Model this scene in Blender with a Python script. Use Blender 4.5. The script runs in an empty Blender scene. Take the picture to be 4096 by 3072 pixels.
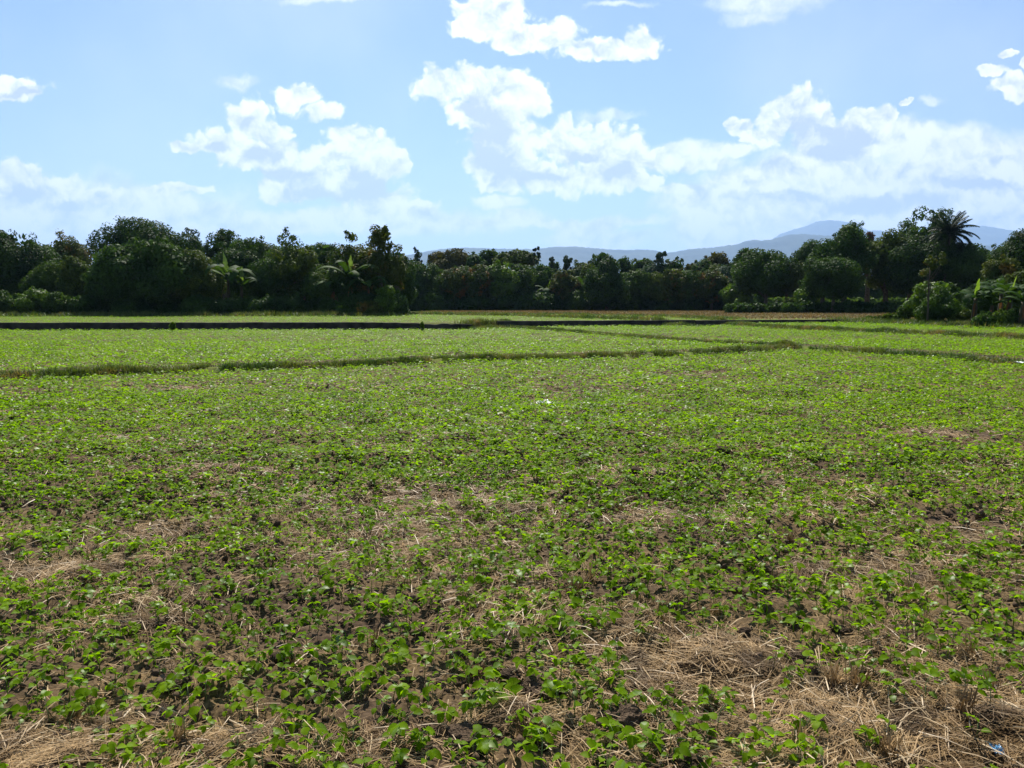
import bpy, math, random
import numpy as np
from mathutils import Vector, Matrix
R = np.random.default_rng(7)
random.seed(7)
C = bpy.context.scene.collection
sc = bpy.context.scene
F, HOR, CAMH = 3154.0, 1210.0, 1.65
TH = math.atan((1536 - HOR) / F)
SUN_AZ, SUN_EL = math.radians(-6), math.radians(50)

# ------------------------------------------------------------------ camera maths
def ray(px, py):
    a, b = (px - 2048) / F, (1536 - py) / F
    return np.array([a, math.cos(TH) + b * math.sin(TH), -math.sin(TH) + b * math.cos(TH)])
def G(px, py, z):
    d = ray(px, py); t = (z - CAMH) / d[2]
    return d[0] * t, d[1] * t
def at(px, py, y):
    d = ray(px, py); t = y / d[1]
    return d[0] * t, y, CAMH + d[2] * t
def uv(px, py):
    d = ray(px, py); return d[0] / d[1], d[2] / d[1]

# ------------------------------------------------------------------ noise
def _hash(ix, iy, s):
    n = (ix * 374761393 + iy * 668265263 + s * 974711) & 0x7fffffff
    n = ((n ^ (n >> 13)) * 1274126177) & 0x7fffffff
    return ((n ^ (n >> 16)) & 0xffff) / 65535.0
def vnoise(x, y, s=0):
    x = np.asarray(x, float); y = np.asarray(y, float)
    ix = np.floor(x).astype(np.int64); iy = np.floor(y).astype(np.int64)
    fx = x - ix; fy = y - iy
    fx = fx * fx * (3 - 2 * fx); fy = fy * fy * (3 - 2 * fy)
    a = _hash(ix, iy, s); b = _hash(ix + 1, iy, s); c = _hash(ix, iy + 1, s); d = _hash(ix + 1, iy + 1, s)
    return (a + (b - a) * fx) * (1 - fy) + (c + (d - c) * fx) * fy
def fbm(x, y, s=0, o=4):
    t = 0; a = .5; n = 0
    for i in range(o):
        t = t + a * vnoise(x * 2 ** i + 13.7 * i, y * 2 ** i - 7.3 * i, s + i); n += a; a *= .5
    return t / n
def sstep(a, b, x):
    t = np.clip((x - a) / (b - a), 0, 1); return t * t * (3 - 2 * t)

# ------------------------------------------------------------------ field layout
A_ = np.array([(-34., 6.)] + [G(*p) for p in ((0, 1522, 0), (741, 1497, 0), (1370, 1476, 0), (1852, 1450, 0), (2593, 1435, 0), (3037, 1413, 0), (3148, 1401, 0))])
B_ = np.array([G(*p) for p in ((2000, 1308, .1), (2407, 1343, .08), (2667, 1367, .06), (2889, 1385, .05), (3148, 1401, 0), (3426, 1419, 0), (3704, 1435, 0), (4096, 1468, 0))] + [(17.5, 8.), (22., -2.)])
C_ = np.array([G(*p) for p in ((2740, 1292, .15), (3148, 1319, .15), (3426, 1331, .15), (3704, 1343, .15), (4096, 1360, .15))] + [(27., 17.), (34., 0.)])
D_ = np.array([G(*p) for p in ((1640, 1258, .46), (2080, 1266, .46), (2400, 1276, .46), (2760, 1288, .46))])
E_ = np.array([G(*p) for p in ((1660, 1255, .46), (2200, 1259, .46), (2640, 1268, .46), (2960, 1279, .46))])
W1a, W1b = np.array((-62., 41.)), np.array(G(1890, 1319, .1))
W2a, W2b = np.array(G(1990, 1309, .15)), np.array(G(2780, 1304, .15))
W3b = np.array(G(3405, 1292, .27))
slope1 = (W1b[1] - G(0, 1322, .1)[1]) / (W1b[0] - G(0, 1322, .1)[0])
W1a = np.array((-62., W1b[1] - slope1 * (W1b[0] + 62)))
WX = np.array([W1a[0], W1b[0], W2a[0], W2b[0], W3b[0], 30, 60]); WY = np.array([W1a[1], W1b[1], W2a[1], W2b[1], W3b[1], W3b[1] + 1, W3b[1] + 3])
def yw(x): return np.interp(x, WX, WY)
def ya(x): return np.interp(x, A_[:, 0], A_[:, 1])
def xb(y): return np.interp(y, B_[::-1, 1], B_[::-1, 0])
def xc(y): return np.interp(y, C_[::-1, 1], C_[::-1, 0])
def pdist(x, y, P):
    best = np.full(np.shape(x), 1e9)
    for (x0, y0), (x1, y1) in zip(P[:-1], P[1:]):
        dx, dy = x1 - x0, y1 - y0
        t = np.clip(((x - x0) * dx + (y - y0) * dy) / (dx * dx + dy * dy), 0, 1)
        best = np.minimum(best, np.hypot(x - x0 - t * dx, y - y0 - t * dy))
    return best
def ys(x): return np.interp(x, E_[:, 0], E_[:, 1])
ZU = .46
def base(x, y):
    a = sstep(0, .5, y - ya(x)) * .10
    r = sstep(0, .5, (x - xb(y))) * .15
    z = np.where(x > xb(y) - .0, np.maximum(r, np.where(y > ya(x), .1, 0)), np.where(x < B_[4][0] + 1, a, np.where(y > 26.6, .1, 0)))
    q = sstep(0, .6, x - xc(y)) * .12
    z = z + np.where(y > 5, q, 0)
    w = y - yw(x)
    lift = np.where(x < W3b[0] + .2, sstep(.22, .75, w), sstep(0, 5, w))
    z = z + (ZU - z) * lift
    s = sstep(0, .5, y - ys(x)) * .06 * (x > E_[0][0])
    z = z + np.where(w > 2, s, 0)
    return z
def bumps(x, y):
    def g(P, h, w): return h * np.exp(-(pdist(x, y, P) / w) ** 2)
    n = .75 + .5 * vnoise(x * 1.3, y * 1.3, 5)
    return (g(A_, .12, .25) + g(B_, .10, .25) + g(C_, .16, .35) + g(D_, .10, .4) + g(E_, .06, .35)) * n
# bare patches in the near field (px centre, px radii)
BARE = []
for (px, py, rx, ry) in ((2750, 2640, 420, 110), (3950, 2990, 640, 190), (3300, 2850, 330, 110), (120, 3050, 260, 90), (3950, 1980, 160, 25), (3450, 2300, 300, 60),
                         (250, 2300, 360, 70), (900, 1900, 280, 30), (2600, 2080, 260, 40), (1750, 2000, 260, 40), (60, 1590, 250, 22), (700, 1560, 260, 12),
                         (2100, 2880, 150, 60), (600, 2150, 240, 40), (3950, 2150, 200, 60), (1300, 2240, 200, 40), (2400, 1900, 200, 20), (1000, 2950, 200, 60)):
    gx, gy = G(px, py, 0); wx = rx / F * gy; wy = (G(px, py - ry, 0)[1] - G(px, py + ry, 0)[1]) / 2
    BARE.append((gx, gy, wx, wy, 1.0 if py > 2550 else .55))
def bare(x, y):
    b = np.zeros(np.shape(x))
    for gx, gy, wx, wy, st_ in BARE:
        b = np.maximum(b, st_ * np.exp(-(((x - gx) / wx) ** 2 + ((y - gy) / wy) ** 2) ** 1.2))
    return b
def detail(x, y):
    d = np.hypot(x, y)
    near = 1 - sstep(25, 60, d)
    n = (fbm(x * 1.6, y * 1.6, 11, 3) - .5) * .09
    r = 1 - np.abs(fbm(x * 6, y * 6, 21, 3) * 2 - 1)
    n = n + (r - .75) * .05 + (fbm(x * 20, y * 20, 31, 3) - .5) * .035
    c = np.clip(fbm(x * 3.1, y * 3.1, 41, 2) - .62, 0, 1)
    n = n + c * .22
    return n * (.25 + .75 * near)
def H(x, y): return base(x, y) + bumps(x, y) + detail(x, y)
def plantable(x, y):
    """0..1 share of ground the crop takes"""
    n = fbm(x * .9, y * .9, 55, 3); m = fbm(x * .25, y * .45, 65, 3)
    v = sstep(.27, .44, n * .55 + m * .45)
    d = np.hypot(x, y)
    v = v * (1 - .93 * bare(x, y))
    return np.clip((v + .16) * (1 - .9 * bare(x, y)), 0.02, 1)

# ------------------------------------------------------------------ mesh helpers
def build(name, V, loops, sizes, mat, parent=None, smooth=False, attrs=None, midx=None):
    me = bpy.data.meshes.new(name)
    V = np.ascontiguousarray(V, np.float32); loops = np.ascontiguousarray(loops, np.int32); sizes = np.ascontiguousarray(sizes, np.int32)
    me.vertices.add(len(V)); me.vertices.foreach_set('co', V.ravel())
    me.loops.add(len(loops)); me.loops.foreach_set('vertex_index', loops)
    me.polygons.add(len(sizes)); st = np.zeros(len(sizes), np.int32); st[1:] = np.cumsum(sizes)[:-1]
    me.polygons.foreach_set('loop_start', st)
    me.update(calc_edges=True)
    for m in (mat if isinstance(mat, (list, tuple)) else [mat]): me.materials.append(m)
    if midx is not None: me.polygons.foreach_set('material_index', np.ascontiguousarray(midx, np.int32))
    if smooth: me.polygons.foreach_set('use_smooth', np.ones(len(sizes), bool))
    for k, a in (attrs or {}).items():
        at_ = me.attributes.new(k, 'FLOAT', 'POINT'); at_.data.foreach_set('value', np.ascontiguousarray(a, np.float32))
    if name is None: return me
    o = bpy.data.objects.new(name, me); C.objects.link(o)
    if parent: o.parent = parent
    return o
def tmpl(V, Fs):
    return np.array(V, float), np.array([i for f in Fs for i in f], int), np.array([len(f) for f in Fs], int)
def stamp(T, M, P):
    V, L, S = T; n = len(P)
    W = np.einsum('nij,kj->nki', M, V) + P[:, None, :]
    Lo = (L[None, :] + (np.arange(n) * len(V))[:, None]).ravel()
    return W.reshape(-1, 3), Lo, np.tile(S, n)
def merge(parts):
    Vs, Ls, Ss = [], [], []; off = 0
    for V, L, S in parts:
        Vs.append(V); Ls.append(L + off); Ss.append(S); off += len(V)
    return np.concatenate(Vs), np.concatenate(Ls), np.concatenate(Ss)
def basis(yaw, pitch, roll, sx=1, sy=1, sz=1):
    cy, sy_ = np.cos(yaw), np.sin(yaw); cp, sp = np.cos(pitch), np.sin(pitch); cr, sr = np.cos(roll), np.sin(roll)
    z = np.zeros_like(cy); o = np.ones_like(cy)
    Rz = np.stack([np.stack([cy, -sy_, z], -1), np.stack([sy_, cy, z], -1), np.stack([z, z, o], -1)], -2)
    Rx = np.stack([np.stack([o, z, z], -1), np.stack([z, cp, -sp], -1), np.stack([z, sp, cp], -1)], -2)
    Ry = np.stack([np.stack([cr, z, sr], -1), np.stack([z, o, z], -1), np.stack([-sr, z, cr], -1)], -2)
    M = Rz @ Rx @ Ry
    s = np.stack([np.broadcast_to(np.asarray(v, float), cy.shape) for v in (sx, sy, sz)], -1)
    return M * s[:, None, :]
def frame(n, up=None):
    """matrices whose Z is n, random spin"""
    n = n / (np.linalg.norm(n, axis=1, keepdims=True) + 1e-9)
    r = R.normal(size=n.shape); x = np.cross(n, r); x /= np.linalg.norm(x, axis=1, keepdims=True) + 1e-9
    y = np.cross(n, x)
    return np.stack([x, y, n], -1)
def tube(pts, rad, k=7):
    pts = np.array(pts, float); n = len(pts); V = []
    for i in range(n):
        d = pts[min(i + 1, n - 1)] - pts[max(i - 1, 0)]; d = d / (np.linalg.norm(d) + 1e-9)
        a = np.cross(d, (0, 1, .1) if abs(d[1]) < .9 else (1, 0, 0)); a /= np.linalg.norm(a); b = np.cross(d, a)
        for j in range(k):
            t = 2 * math.pi * j / k; V.append(pts[i] + (a * math.cos(t) + b * math.sin(t)) * rad[i])
    Fs = [[i * k + j, i * k + (j + 1) % k, (i + 1) * k + (j + 1) % k, (i + 1) * k + j] for i in range(n - 1) for j in range(k)]
    Fs.append(list(range((n - 1) * k, n * k))); Fs.append(list(range(k))[::-1])
    return tmpl(V, Fs)
def tag(o, label=None, cat=None, group=None, kind=None):
    if label: o['label'] = label
    if cat: o['category'] = cat
    if group: o['group'] = group
    if kind: o['kind'] = kind
    return o
def empty(name, loc):
    o = bpy.data.objects.new(name, None); C.objects.link(o); o.location = loc; o.empty_display_size = .2
    return o

# ------------------------------------------------------------------ materials
def newmat(name):
    m = bpy.data.materials.new(name); m.use_nodes = True; nt = m.node_tree; nt.nodes.clear()
    return m, nt, nt.nodes, nt.links
def N(ns, t, **kw):
    n = ns.new(t)
    for k, v in kw.items(): setattr(n, k, v)
    return n
def leafmat(name, c1, c2, trans=.3, rough=.4, spec=.4, scale=.8, c3=None, tcol=None, glint=0):
    """foliage: two leaf colours mixed by clump noise, part of the light goes through"""
    m, nt, ns, ln = newmat(name)
    out = N(ns, 'ShaderNodeOutputMaterial'); tc = N(ns, 'ShaderNodeNewGeometry')
    no = N(ns, 'ShaderNodeTexNoise'); no.inputs['Scale'].default_value = scale; no.inputs['Detail'].default_value = 3
    ln.new(tc.outputs['Position'], no.inputs['Vector'])
    mr = N(ns, 'ShaderNodeMapRange'); mr.inputs[1].default_value = .38; mr.inputs[2].default_value = .62
    ln.new(no.outputs[0], mr.inputs[0])
    mx = N(ns, 'ShaderNodeMix', data_type='RGBA'); mx.inputs[6].default_value = (*c1, 1); mx.inputs[7].default_value = (*c2, 1)
    ln.new(mr.outputs[0], mx.inputs[0])
    wn = N(ns, 'ShaderNodeTexNoise'); wn.inputs['Scale'].default_value = scale * 9; ln.new(tc.outputs['Position'], wn.inputs['Vector'])
    hsv = N(ns, 'ShaderNodeHueSaturation')
    m2 = N(ns, 'ShaderNodeMapRange'); m2.inputs[1].default_value = .3; m2.inputs[2].default_value = .7; m2.inputs[3].default_value = .72; m2.inputs[4].default_value = 1.28
    ln.new(wn.outputs[0], m2.inputs[0]); ln.new(m2.outputs[0], hsv.inputs['Value']); ln.new(mx.outputs[2], hsv.inputs['Color'])
    col = hsv.outputs[0]
    if c3:
        n3 = N(ns, 'ShaderNodeTexNoise'); n3.inputs['Scale'].default_value = scale * 1.7; ln.new(tc.outputs['Position'], n3.inputs['Vector'])
        r3 = N(ns, 'ShaderNodeMapRange'); r3.inputs[1].default_value = .56; r3.inputs[2].default_value = .66; ln.new(n3.outputs[0], r3.inputs[0])
        x3 = N(ns, 'ShaderNodeMix', data_type='RGBA'); ln.new(r3.outputs[0], x3.inputs[0]); ln.new(col, x3.inputs[6]); x3.inputs[7].default_value = (*c3, 1); col = x3.outputs[2]
    b = N(ns, 'ShaderNodeBsdfPrincipled'); b.inputs['Roughness'].default_value = rough; b.inputs['Specular IOR Level'].default_value = spec
    ln.new(col, b.inputs['Base Color'])
    if glint:   # a few leaves are waxier than the rest
        gn = N(ns, 'ShaderNodeTexNoise'); gn.inputs['Scale'].default_value = 13; gn.inputs['Detail'].default_value = 1; ln.new(tc.outputs['Position'], gn.inputs['Vector'])
        gr = N(ns, 'ShaderNodeMapRange'); gr.inputs[1].default_value = .59; gr.inputs[2].default_value = .63; gr.inputs[3].default_value = spec; gr.inputs[4].default_value = glint
        ln.new(gn.outputs[0], gr.inputs[0]); ln.new(gr.outputs[0], b.inputs['Specular IOR Level'])
    if trans > 0:
        t = N(ns, 'ShaderNodeBsdfTranslucent'); g = N(ns, 'ShaderNodeMix', data_type='RGBA', blend_type='MULTIPLY'); g.inputs[0].default_value = 1
        ln.new(col, g.inputs[6]); g.inputs[7].default_value = (*(tcol or (1.5, 1.5, .6)), 1); ln.new(g.outputs[2], t.inputs['Color'])
        ms = N(ns, 'ShaderNodeMixShader'); ms.inputs[0].default_value = trans
        ln.new(b.outputs[0], ms.inputs[1]); ln.new(t.outputs[0], ms.inputs[2]); ln.new(ms.outputs[0], out.inputs[0])
    else: ln.new(b.outputs[0], out.inputs[0])
    return m
def plain(name, c1, c2, scale=5, rough=.9, bump=.0, spec=.2):
    m, nt, ns, ln = newmat(name)
    out = N(ns, 'ShaderNodeOutputMaterial'); tc = N(ns, 'ShaderNodeTexCoord')
    no = N(ns, 'ShaderNodeTexNoise'); no.inputs['Scale'].default_value = scale; no.inputs['Detail'].default_value = 6
    ln.new(tc.outputs['Object'], no.inputs['Vector'])
    mr = N(ns, 'ShaderNodeMapRange'); mr.inputs[1].default_value = .35; mr.inputs[2].default_value = .65; ln.new(no.outputs[0], mr.inputs[0])
    mx = N(ns, 'ShaderNodeMix', data_type='RGBA'); mx.inputs[6].default_value = (*c1, 1); mx.inputs[7].default_value = (*c2, 1); ln.new(mr.outputs[0], mx.inputs[0])
    b = N(ns, 'ShaderNodeBsdfPrincipled'); b.inputs['Roughness'].default_value = rough; b.inputs['Specular IOR Level'].default_value = spec
    ln.new(mx.outputs[2], b.inputs['Base Color'])
    if bump:
        bp = N(ns, 'ShaderNodeBump'); bp.inputs['Strength'].default_value = bump; bp.inputs['Distance'].default_value = .05
        ln.new(no.outputs[0], bp.inputs['Height']); ln.new(bp.outputs[0], b.inputs['Normal'])
    ln.new(b.outputs[0], out.inputs[0])
    return m
M_crop = leafmat('crop_leaf', (.100, .182, .002), (.155, .250, .004), trans=.5, rough=.5, spec=.04, scale=1.2, tcol=(1.55, 1.7, .4), glint=.45)
M_grass = leafmat('grass_blade', (.045, .085, .012), (.10, .125, .025), trans=.35, rough=.5, scale=.7, c3=(.17, .14, .05))
M_drygrass = leafmat('dry_grass', (.20, .15, .06), (.13, .13, .04), trans=.3, rough=.6, scale=.7)
M_straw = leafmat('straw', (.165, .10, .040), (.35, .23, .105), trans=.12, rough=.6, spec=.15, scale=2.5, c3=(.11, .068, .03), tcol=(1, 1, 1))
M_culm = leafmat('pale_straw_stem', (.27, .185, .09), (.45, .33, .18), trans=.1, rough=.5, spec=.3, scale=4, tcol=(1, 1, 1))
M_stubble = leafmat('rice_stubble', (.125, .088, .032), (.18, .135, .045), trans=.3, rough=.7, scale=.3, c3=(.10, .12, .03), tcol=(1.2, 1, .6))
M_bark = plain('bark', (.05, .04, .03), (.10, .085, .06), 6, .9, .4)
M_palebark = plain('pale_bark', (.16, .14, .11), (.28, .25, .2), 6, .9, .3)
M_bananastem = plain('banana_stem', (.035, .032, .014), (.07, .055, .025), 4, .7, .2)
M_stem = leafmat('seedling_stem', (.12, .18, .04), (.18, .22, .07), trans=.2, scale=5)
M_soil = plain('clod_soil', (.055, .037, .023), (.14, .095, .06), 9, .95, .9, .1)
M_wall = plain('wall_masonry', (.02, .02, .017), (.055, .05, .042), 2.2, .95, .6, .1)
GR = {
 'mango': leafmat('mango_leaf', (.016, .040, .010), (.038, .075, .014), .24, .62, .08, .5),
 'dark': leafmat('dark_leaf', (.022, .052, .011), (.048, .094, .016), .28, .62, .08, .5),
 'mid': leafmat('green_leaf', (.030, .064, .011), (.065, .112, .016), .28, .62, .08, .5),
 'olive': leafmat('olive_leaf', (.034, .062, .011), (.075, .105, .016), .28, .62, .08, .5),
 'yellow': leafmat('yellowing_leaf', (.034, .062, .010), (.068, .088, .013), .25, .62, .08, .5, c3=(.12, .085, .018)),
 'brown': leafmat('browning_leaf', (.055, .06, .014), (.085, .082, .018), .2, .62, .08, .4),
 'red': leafmat('reddish_dead_leaf', (.07, .04, .03), (.10, .055, .04), .15, .62, .08, .5),
 'orange': leafmat('orange_tinted_leaf', (.03, .056, .011), (.06, .085, .014), .25, .62, .08, .5, c3=(.15, .075, .012)),
 'blue': leafmat('blue_green_leaf', (.024, .05, .026), (.045, .08, .04), .2, .62, .08, .6),
 'lit': leafmat('sunlit_light_green_leaf', (.05, .10, .012), (.10, .17, .02), .36, .5, .12, .8),  # light green plants; on lit bushes the paler colour stands in for sun
 'banana': leafmat('banana_leaf', (.018, .045, .008), (.035, .07, .010), .3, .65, .05, .5),
 'bananayoung_lit': leafmat('sunlit_young_banana_leaf', (.12, .20, .03), (.16, .24, .04), .45, .35, .5, .5),  # new leaves; the pale colour also stands in for sunlight on them
 'bananadead': leafmat('dead_banana_leaf', (.12, .055, .018), (.22, .10, .03), .25, .7, .2, .9, tcol=(1.3, 1, .6)),
 'palm': leafmat('palm_frond', (.010, .024, .008), (.022, .042, .012), .12, .6, .08, .5),
}

def ground_mat():
    m, nt, ns, ln = newmat('field_soil')
    out = N(ns, 'ShaderNodeOutputMaterial'); g = N(ns, 'ShaderNodeNewGeometry')
    def noise(s, d=6, sx=1, sy=1):
        mp = N(ns, 'ShaderNodeMapping'); mp.inputs['Scale'].default_value = (sx, sy, 1); ln.new(g.outputs['Position'], mp.inputs[0])
        n = N(ns, 'ShaderNodeTexNoise'); n.inputs['Scale'].default_value = s; n.inputs['Detail'].default_value = d; ln.new(mp.outputs[0], n.inputs['Vector']); return n
    def mapr(i, a, b, c=0, d=1):
        r = N(ns, 'ShaderNodeMapRange'); r.inputs[1].default_value = a; r.inputs[2].default_value = b; r.inputs[3].default_value = c; r.inputs[4].default_value = d; ln.new(i, r.inputs[0]); return r.outputs[0]
    def mix(f, a, b):
        x = N(ns, 'ShaderNodeMix', data_type='RGBA')
        ln.new(f, x.inputs[0])
        for s, v in ((6, a), (7, b)):
            if isinstance(v, tuple): x.inputs[s].default_value = (*v, 1)
            else: ln.new(v, x.inputs[s])
        return x.outputs[2]
    fine = noise(30); soil = mix(mapr(fine.outputs[0], .3, .7), (.034, .022, .013), (.105, .068, .04))
    st = noise(1.1, 8); s2 = noise(55, 3, 1, .4)
    straw = mix(mapr(s2.outputs[0], .35, .65), (.055, .036, .018), (.17, .115, .055))
    col = mix(mapr(st.outputs[0], .42, .58), soil, straw)
    aa = N(ns, 'ShaderNodeAttribute', attribute_name='green'); gn = noise(2.2, 6)
    grn = mix(mapr(gn.outputs[0], .35, .65), (.06, .10, .006), (.105, .14, .012))
    col = mix(aa.outputs['Fac'], col, grn)
    ab = N(ns, 'ShaderNodeAttribute', attribute_name='stubble')
    bn = noise(.25, 6, 1, 1.0); brn = mix(mapr(bn.outputs[0], .4, .6), (.14, .088, .032), (.10, .10, .03))
    col = mix(ab.outputs['Fac'], col, brn)
    b = N(ns, 'ShaderNodeBsdfPrincipled'); b.inputs['Roughness'].default_value = .95; b.inputs['Specular IOR Level'].default_value = .1
    ln.new(col, b.inputs['Base Color'])
    bp = N(ns, 'ShaderNodeBump'); bp.inputs['Strength'].default_value = .7; bp.inputs['Distance'].default_value = .02
    ln.new(fine.outputs[0], bp.inputs['Height']); ln.new(bp.outputs[0], b.inputs['Normal']); ln.new(b.outputs[0], out.inputs[0])
    return m
M_ground = ground_mat()

# ------------------------------------------------------------------ ground: one polar sheet to the horizon
def make_ground():
    th = np.concatenate([np.linspace(-180, -46, 60, endpoint=False), np.linspace(-46, 46, 780, endpoint=False), np.linspace(46, 180, 61)]) * math.pi / 180
    r = [.25]
    while r[-1] < 130:
        d = r[-1]; r.append(d * (1.012 if d < 2 else 1.0042 if d < 30 else 1.005 if d < 62 else 1.01))
    while r[-1] < 24000: r.append(r[-1] * 1.12)
    r = np.array(r); nr, nt = len(r), len(th)
    T, Rr = np.meshgrid(th, r); X = (np.sin(T) * Rr).ravel(); Y = (np.cos(T) * Rr).ravel()
    Z = H(X, Y); far = sstep(150, 400, np.hypot(X, Y)); Z = Z * (1 - far) + far * .3
    V = np.concatenate([np.stack([X, Y, Z], -1), [[0, 0, 0.]]])
    i = np.arange(nr - 1)[:, None] * nt + np.arange(nt - 1)[None, :]
    Q = np.stack([i, i + 1, i + nt + 1, i + nt], -1).reshape(-1, 4)[:, ::-1]
    cap = np.stack([np.full(nt - 1, nr * nt), np.arange(nt - 1) + 1, np.arange(nt - 1)], -1)
    loops = np.concatenate([Q.ravel(), cap.ravel()]); sizes = np.concatenate([np.full(len(Q), 4), np.full(len(cap), 3)])
    dist = np.hypot(X, Y)
    w = Y - yw(X)
    stub = ((w > 2) & (Y > ys(X) + .2) & (X > E_[0][0] + 1)).astype(float) * (dist < 400)
    stub = stub * sstep(.3, .5, fbm(X * .15, Y * .15, 3, 3) + .2)
    bd = np.minimum(np.minimum(pdist(X, Y, A_), pdist(X, Y, B_)), np.minimum(pdist(X, Y, C_), pdist(X, Y, D_)))
    green = sstep(20, 60, dist) * .75 * (.6 + .6 * fbm(X * .3, Y * .3, 9, 3)) + np.exp(-(bd / .45) ** 2) * .8
    app = lambda a, v=0: np.append(a, v)
    o = build('ground', V, loops, sizes, M_ground, smooth=True, attrs={'green': app(np.clip(green, 0, 1)), 'stubble': app(stub)})
    tag(o, kind='structure')
make_ground()

# ------------------------------------------------------------------ seedlings
LEAF = tmpl([(0, 0, 0), (0, .36, .05), (0, .72, .02), (0, 1, -.10), (-.36, .30, .13), (-.27, .66, .09), (.36, .30, .13), (.27, .66, .09), (-.2, .06, .04), (.2, .06, .04)],
            [(0, 1, 4, 8), (1, 2, 5, 4), (2, 3, 5), (0, 9, 6, 1), (1, 6, 7, 2), (2, 7, 3)])
LEAF2 = tmpl([(0, 0, 0), (-.36, .4, .1), (0, 1, -.05), (.36, .4, .1)], [(0, 3, 2, 1)])
def euler_m(yaw, pitch, roll, s): return basis(np.array([yaw]), np.array([pitch]), np.array([roll]), s, s, s)[0]
VAR = []
for v in range(10):
    rr = random.Random(100 + v)
    h = rr.uniform(.045, .085); leaves = []; stems = []
    lean = (rr.uniform(-.012, .012), rr.uniform(-.012, .012))
    top = (lean[0], lean[1], h); stems.append(([(0, 0, -.01), (lean[0] * .4, lean[1] * .4, h * .5), top], (.0022, .002, .0016)))
    y0 = rr.uniform(0, 6.28)
    for k in range(2):
        a = y0 + k * math.pi + rr.uniform(-.2, .2); zz = h * .62; p0 = (lean[0] * .6, lean[1] * .6, zz)
        p1 = (p0[0] - math.sin(a) * .012, p0[1] + math.cos(a) * .012, zz + .006)
        stems.append(([p0, p1], (.0012, .0008))); leaves.append((p1, (a, rr.uniform(-.45, .45), rr.uniform(-.55, .55)), rr.uniform(.036, .048)))
    for t in range(rr.choice((1, 1, 2, 2, 3))):
        a = y0 + 1.57 + t * 2.3 + rr.uniform(-.3, .3); L = rr.uniform(.02, .045)
        p1 = (top[0] - math.sin(a) * L, top[1] + math.cos(a) * L, h + L * rr.uniform(.3, .8))
        stems.append(([top, ((top[0] + p1[0]) / 2, (top[1] + p1[1]) / 2, (h + p1[2]) / 2 + .003), p1], (.0014, .0012, .001)))
        s = rr.uniform(.036, .054)
        for da, ds in ((0, 1.05), (1.25, .92), (-1.25, .92)):
            leaves.append((p1, (a + da, rr.uniform(-.65, .4), rr.uniform(-.65, .65)), s * ds))
    VAR.append((stems, leaves))
leaf_me = build('leaf', *LEAF, M_crop, smooth=True); LM = leaf_me.data; bpy.data.objects.remove(leaf_me)
stem_me = []
for stems, _ in VAR:
    o = build('stem', *merge([tube(p, r, 5) for p, r in stems]), M_stem, smooth=True); stem_me.append(o.data); bpy.data.objects.remove(o)

def jgrid(x0, x1, y0, y1, step):
    gx, gy = np.meshgrid(np.arange(x0, x1, step), np.arange(y0, y1, step))
    gx = gx.ravel() + R.uniform(-.5, .5, gx.size) * step; gy = gy.ravel() + R.uniform(-.5, .5, gy.size) * step
    return gx, gy
def wedge(x, y, m=1.0, w=.70): return (np.abs(x) < w * y + m)
def bund_clear(x, y, d): return (pdist(x, y, A_) > d) & (pdist(x, y, B_) > d) & (pdist(x, y, C_) > d) & (pdist(x, y, D_) > d)

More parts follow.
